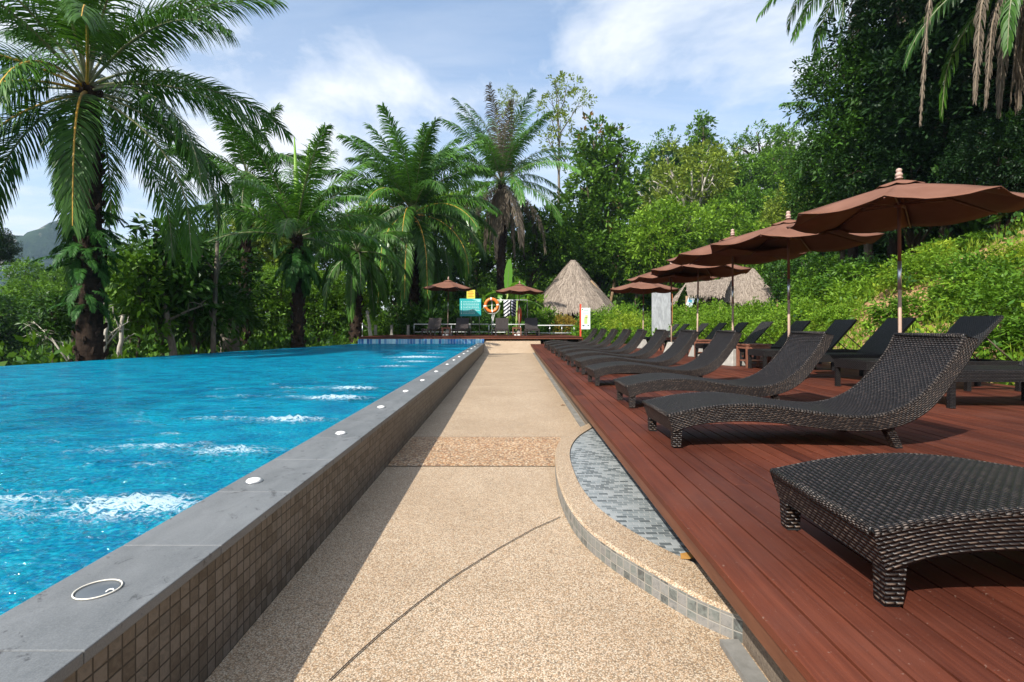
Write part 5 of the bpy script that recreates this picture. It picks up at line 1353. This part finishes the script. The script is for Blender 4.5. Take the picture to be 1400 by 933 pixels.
for k, (px, tp, d, w_, lf, lab) in enumerate(((1225, 405, 12.5, 60, 'leaf_mid', 'upright leafy weed right behind the nearest umbrella pole'), (1330, 372, 11.5, 60, 'leaf_light', 'upright leafy weed above the nearest rear sunbed back'), (1168, 360, 19, 56, 'leaf_mid', 'upright weed on the slope left of the nearest canopy'), (1282, 330, 16, 60, 'leaf_yellow', 'yellowish upright weed near the bare earth high on the slope'), (1330, 318, 15.5, 40, 'leaf_mid', 'big-leaved weed near the top right of the slope'), (1385, 430, 8.6, 70, 'leaf_mid', 'broad-leaved weed beside the deck at the right frame edge'))):
    place(px, tp, d, w_, 'bigleaf', lf, lab, 'plant', 'tall weeds on the slope', sq=.7, name='weed')
# ---- single trunks and bleached branches
def bare(px_base, py_base, px_top, py_top, d, r, label, seed, forks=0, mt='palebark', cat='tree trunk'):
    rd_ = random.Random(seed); a = at(px_base, py_base, d); b = at(px_top, py_top, d); g_ = float(ground(a.x, d))
    mb = MB(); n = 7; pts = [(a.x, a.y, min(a.z, g_) - .2)]; rad = [r * 1.2]
    for i in range(n + 1):
        f = i / n; p = a.lerp(b, f); pts.append((p.x + rd_.uniform(-1, 1) * r * .25, p.y + rd_.uniform(-1, 1) * r * .25, p.z)); rad.append(r * (1.1 - .45 * f))
    mb.tube(pts, rad, 9)
    o = mb.build('trunk', M[mt])
    if forks:
        root = thing('bare_tree', label, cat, (0, 0, 0)); o.parent = root
        for k in range(forks):
            f = .35 + .6 * k / forks; s = Vector(pts[1 + int(f * n)]); dv = Vector((rd_.uniform(-1, 1), rd_.uniform(-.6, .6), rd_.uniform(.3, 1.1))).normalized() * (b - a).length * rd_.uniform(.3, .6)
            m_ = MB(); m_.tube([s, s + dv * .5 + Vector((rd_.uniform(-.1, .1), 0, .05)), s + dv], [r * .5, r * .35, r * .1], 6)
            for q in range(3):
                e = s + dv * (.5 + .2 * q); dq = Vector((rd_.uniform(-1, 1), rd_.uniform(-1, 1), rd_.uniform(-.1, 1))).normalized() * dv.length * .4
                m_.tube([e, e + dq * .6 + Vector((0, 0, .04)), e + dq], [r * .2, r * .13, r * .04], 5)
            m_.build('branch', M[mt], root)
        return root
    o.name = 'slender_trunk'; return tag(o, label, cat)
bare(141, 495, 148, 425, 14.5, .055, 'thin white forked trunk just right of the tall palm trunk', 3, 3)
bare(163, 492, 168, 432, 15.0, .065, 'straight white trunk second to the right of the tall palm trunk', 4, 2)
bare(237, 490, 222, 400, 16.8, .11, 'leaning pale grey trunk under the big-leaved sapling', 5, 2, 'strand')
bare(291, 482, 297, 330, 18.2, .085, 'forked pale trunk in the middle of the left pool edge', 6, 5, 'strand')
bare(262, 482, 264, 400, 18.0, .12, 'dark trunk left of the forked pale trunk', 16, 2, 'bark')
bare(316, 472, 312, 385, 21, .34, 'thick grey weathered trunk behind the forked pale trunk', 7, 2, 'strand')
bare(507, 460, 502, 425, 29, .10, 'small pale trunk behind the left end of the far deck', 8, 2)
bare(831, 440, 849, 330, 47, .14, 'thin brown trunk right of the cone-shaped hut', 9, 0, 'hutwood')
rd_ = random.Random(12); root = thing('bleached_branches', 'tangle of bleached bare branches low at the left above the water', 'dead branches', tuple(at(100, 490, 14.6)))
for k in range(4):
    m_ = MB(); e = Vector((-(.8 + rd_.random() * .9), rd_.uniform(-.4, .4), rd_.uniform(-.1, 1.3))); mid = e * .5 + Vector((0, 0, rd_.uniform(0, .35)))
    m_.tube([(0, 0, -.3), tuple(mid), tuple(e)], [.024, .016, .006], 6)
    for q in range(4):
        f = .3 + .17 * q; s = mid.lerp(e, f); dq = Vector((rd_.uniform(-1, .5), rd_.uniform(-.5, .5), rd_.uniform(-.4, .9))).normalized() * rd_.uniform(.25, .6)
        m_.tube([s, s + dq * .5 + Vector((0, 0, .05)), s + dq], [.010, .007, .003], 5)
    m_.build('branch', M['palebark'], root)

# ---- banana plant
def banana(px, py, d, label):
    c = at(px, py, d); root = thing('banana_plant', label, 'banana plant', (c.x, d, FZ - .3)); H = c.z - FZ + .3
    for k, (dx, hh) in enumerate(((0, H), (.55, H * .8), (-.5, H * .7))):
        m_ = MB(); m_.tube([(dx, .05 * k, 0), (dx * 1.05, .05 * k, hh * .5), (dx * 1.1, 0, hh)], [.11, .09, .05], 9); m_.build('stem', mat('banana_stem', (.22, .30, .07), .5), root)
    specs = [(0, 88, .05, 2.0, .52, 0), (0, 15, 1.0, 2.6, .5, 0), (.55, 5, 1.2, 2.5, .5, -.1), (-.5, 170, 1.1, 1.6, .42, 3.0), (0, 150, 1.0, 1.8, .42, 2.6), (.55, 40, .9, 1.6, .42, .8), (-.5, 75, .6, 1.4, .36, 1.2), (.55, 80, .7, 1.5, .4, -1.2), (0, 60, 1.6, 1.9, .42, -.8), (-.5, 50, 1.5, 1.5, .4, -2.2)]
    for k, (dx, e0, dr, L, W, az) in enumerate(specs):
        e0 = R(min(e0, 180 - e0) if k else 88); n = 12; p = Vector((dx * 1.1, 0, H * (1, 1, .8, .7, .9, .8, .7, .8, .95, .7)[k])); mb = MB(); vs = []; rp = []
        for i in range(n + 1):
            t = i / n; e = e0 - dr * t ** 1.3 * 1.3; dv = Vector((math.cos(e) * math.cos(az), math.cos(e) * math.sin(az), math.sin(e)))
            sd = Vector((-math.sin(az), math.cos(az), 0)) if k else Vector((1, 0, 0))
            w2 = W * .5 * math.sin(PI * min(.97, .10 + .86 * t)) ** .6 * (1 + .06 * math.sin(t * 40)) if t > .08 else .02
            dn = Vector((0, 0, -.18 * w2))
            vs += [tuple(p - sd * w2 + dn), tuple(p), tuple(p + sd * w2 + dn)]; rp.append(tuple(p + Vector((0, 0, -.006)))); p = p + dv * L / n
        fs = []
        for i in range(n): a = i * 3; fs += [(a, a + 1, a + 4, a + 3), (a + 1, a + 2, a + 5, a + 4)]
        mb.add(vs, fs, 0, None, True); mb.tube(rp, [.022 * (1 - i / (n + 2)) for i in range(n + 1)], 6, 1)
        mb.build('leaf', [M['banana'], M['rachis']], root)
banana(694, 398, 32.6, 'banana plant with one tall upright leaf behind the right far-deck umbrella')

# ---- uncountable ground cover
def scatter(name, n, xr_, yr_, nper, L, W, hmax, mt, seed, keep=None, up=.6, spread=.8, gpow=2.0, blades=False):
    rng = np.random.default_rng(seed)
    x = rng.uniform(*xr_, n); y = yr_[0] + (yr_[1] - yr_[0]) * rng.random(n) ** 1.3
    if keep is not None: k = keep(x, y); x = x[k]; y = y[k]
    z = ground(x, y) + hmax * rng.random(len(x)) ** gpow
    cen = np.stack([x, y, z], -1); out = np.tile([0, -.25, .6], (len(x), 1)) + rng.normal(0, .3, (len(x), 3))
    V, Q, t = whorls(rng, cen, unit(out), nper, L, W, spread=spread, up=up)
    o = link(name, np_mesh(name, V, Q, M[mt], tint=t)); o['kind'] = 'stuff'; return o
EP = [(16.5, 17.5, 3.4, 2.2), (14.6, 15.4, 1.4, 1.0), (11.8, 14.5, 1.3, .9), (13.5, 20, 1.6, .9), (9.6, 9.4, 1.0, .8), (9.9, 12.2, .8, .7), (19, 20.5, 1.5, 1.5), (8.6, 15.5, .7, .9), (12.4, 11.4, 1.0, .6)]
def earth(x, y):
    m = np.zeros(np.shape(x))
    for cx, cy, a, b in EP: a, b = a * 1.25, b * 1.5; m = np.maximum(m, 1 - ((x - cx) / a) ** 2 - ((y - cy) / b) ** 2 + .5 * np.sin(x * 5 + cy) * np.cos(y * 4.3))
    return m
def onslope(x, y): return (x > 6.5 + .085 * np.maximum(y, 0)) & (earth(x, y) < .12 + .5 * np.sin(x * 37.7) * np.cos(y * 51.3))
nz = lambda x, y, a, b: np.sin(x * a + 1.3) * np.cos(y * b + .4) + .5 * np.sin(x * a * 2.3 + y * b * 1.7)
scatter('slope_grass', 15000, (6.6, 26), (1.5, 27), 9, .26, .018, .12, 'grass', 31, lambda x, y: onslope(x, y) & (nz(x, y, .9, .7) > -.75), up=1.3, spread=.7)
scatter('slope_ground_cover', 12000, (6.6, 26), (1.5, 27), 9, .12, .065, .30, 'leaf_light', 32, lambda x, y: onslope(x, y) & (nz(x, y, .9, .7) > -.35))
scatter('slope_herbs', 6500, (6.6, 28), (1.5, 28), 10, .15, .075, .55, 'leaf_mid', 33, lambda x, y: onslope(x, y) & (nz(x + 3, y, .6, .8) > .0))
scatter('slope_shade_herbs', 4200, (6.6, 28), (1.5, 28), 10, .17, .085, .75, 'leaf_dark', 43, lambda x, y: onslope(x, y) & (nz(x + 1, y + 4, .75, .9) > .35))  # dark leaf colour paints shaded gaps into the slope cover
scatter('slope_yellow_plants', 3600, (6.8, 26), (3, 27), 9, .13, .07, .45, 'leaf_yellow', 34, lambda x, y: onslope(x, y) & (nz(x, y + 2, .8, .5) > .25))
clear_ = lambda x, y: (y > 44) | (x < 3) | (x > 22)
scatter('forest_undergrowth', 9000, (-30, 70), (36, 112), 12, .62, .28, 3.2, 'leaf_mid', 35, clear_, gpow=1.0)
scatter('forest_undergrowth', 6000, (-30, 60), (34, 80), 12, .50, .22, 2.6, 'leaf_light', 36, lambda x, y: clear_(x, y) & (nz(x, y, .25, .2) > .1), gpow=1.0)
scatter('forest_undergrowth', 5000, (-40, 60), (32, 110), 12, .62, .28, 2.6, 'leaf_dark', 37, lambda x, y: clear_(x, y) & (nz(x, y, .3, .25) < .1), gpow=1.0)
scatter('valley_undergrowth', 6500, (-36, -8.5), (8, 46), 12, .34, .15, 2.6, 'leaf_dark', 38, lambda x, y: x < -10.9 + .216 * (y - 10.5), gpow=1.0)
scatter('valley_undergrowth', 2600, (-30, -8.5), (10, 40), 11, .30, .14, 3.0, 'leaf_mid', 39, lambda x, y: x < -11.2 + .216 * (y - 10.5), gpow=1.0)
scatter('slope_forest_floor', 5200, (13, 42), (15, 36), 12, .34, .15, 3.2, 'leaf_dark', 42, lambda x, y: (x > 14 + .25 * np.maximum(y - 16, 0)) & (x / y > .80), gpow=1.0)
scatter('hut_garden_plants', 2200, (3.9, 19), (26, 44), 10, .26, .12, .7, 'leaf_mid', 40, lambda x, y: x > 4.0)
scatter('hut_garden_plants', 1500, (-7, 4), (33.2, 40), 10, .26, .12, .9, 'leaf_dark', 41)

# ---- the humid air between here and the mountain
m_ = MB(); m_.box((0, 440, 105), (3000, 2120, 226))
hz = bpy.data.materials.new('haze_air'); hz.use_nodes = True; t = NT(hz.node_tree); t.n.clear()
o_ = t.new('ShaderNodeOutputMaterial'); v_ = t.new('ShaderNodeVolumePrincipled'); v_.inputs['Density'].default_value = .00024; v_.inputs['Color'].default_value = (.50, .68, .95, 1); v_.inputs['Anisotropy'].default_value = .2
t.l.new(v_.outputs[0], o_.inputs['Volume'])
o = m_.build('haze', hz); o['kind'] = 'stuff'
sc.cycles.volume_bounces = 0
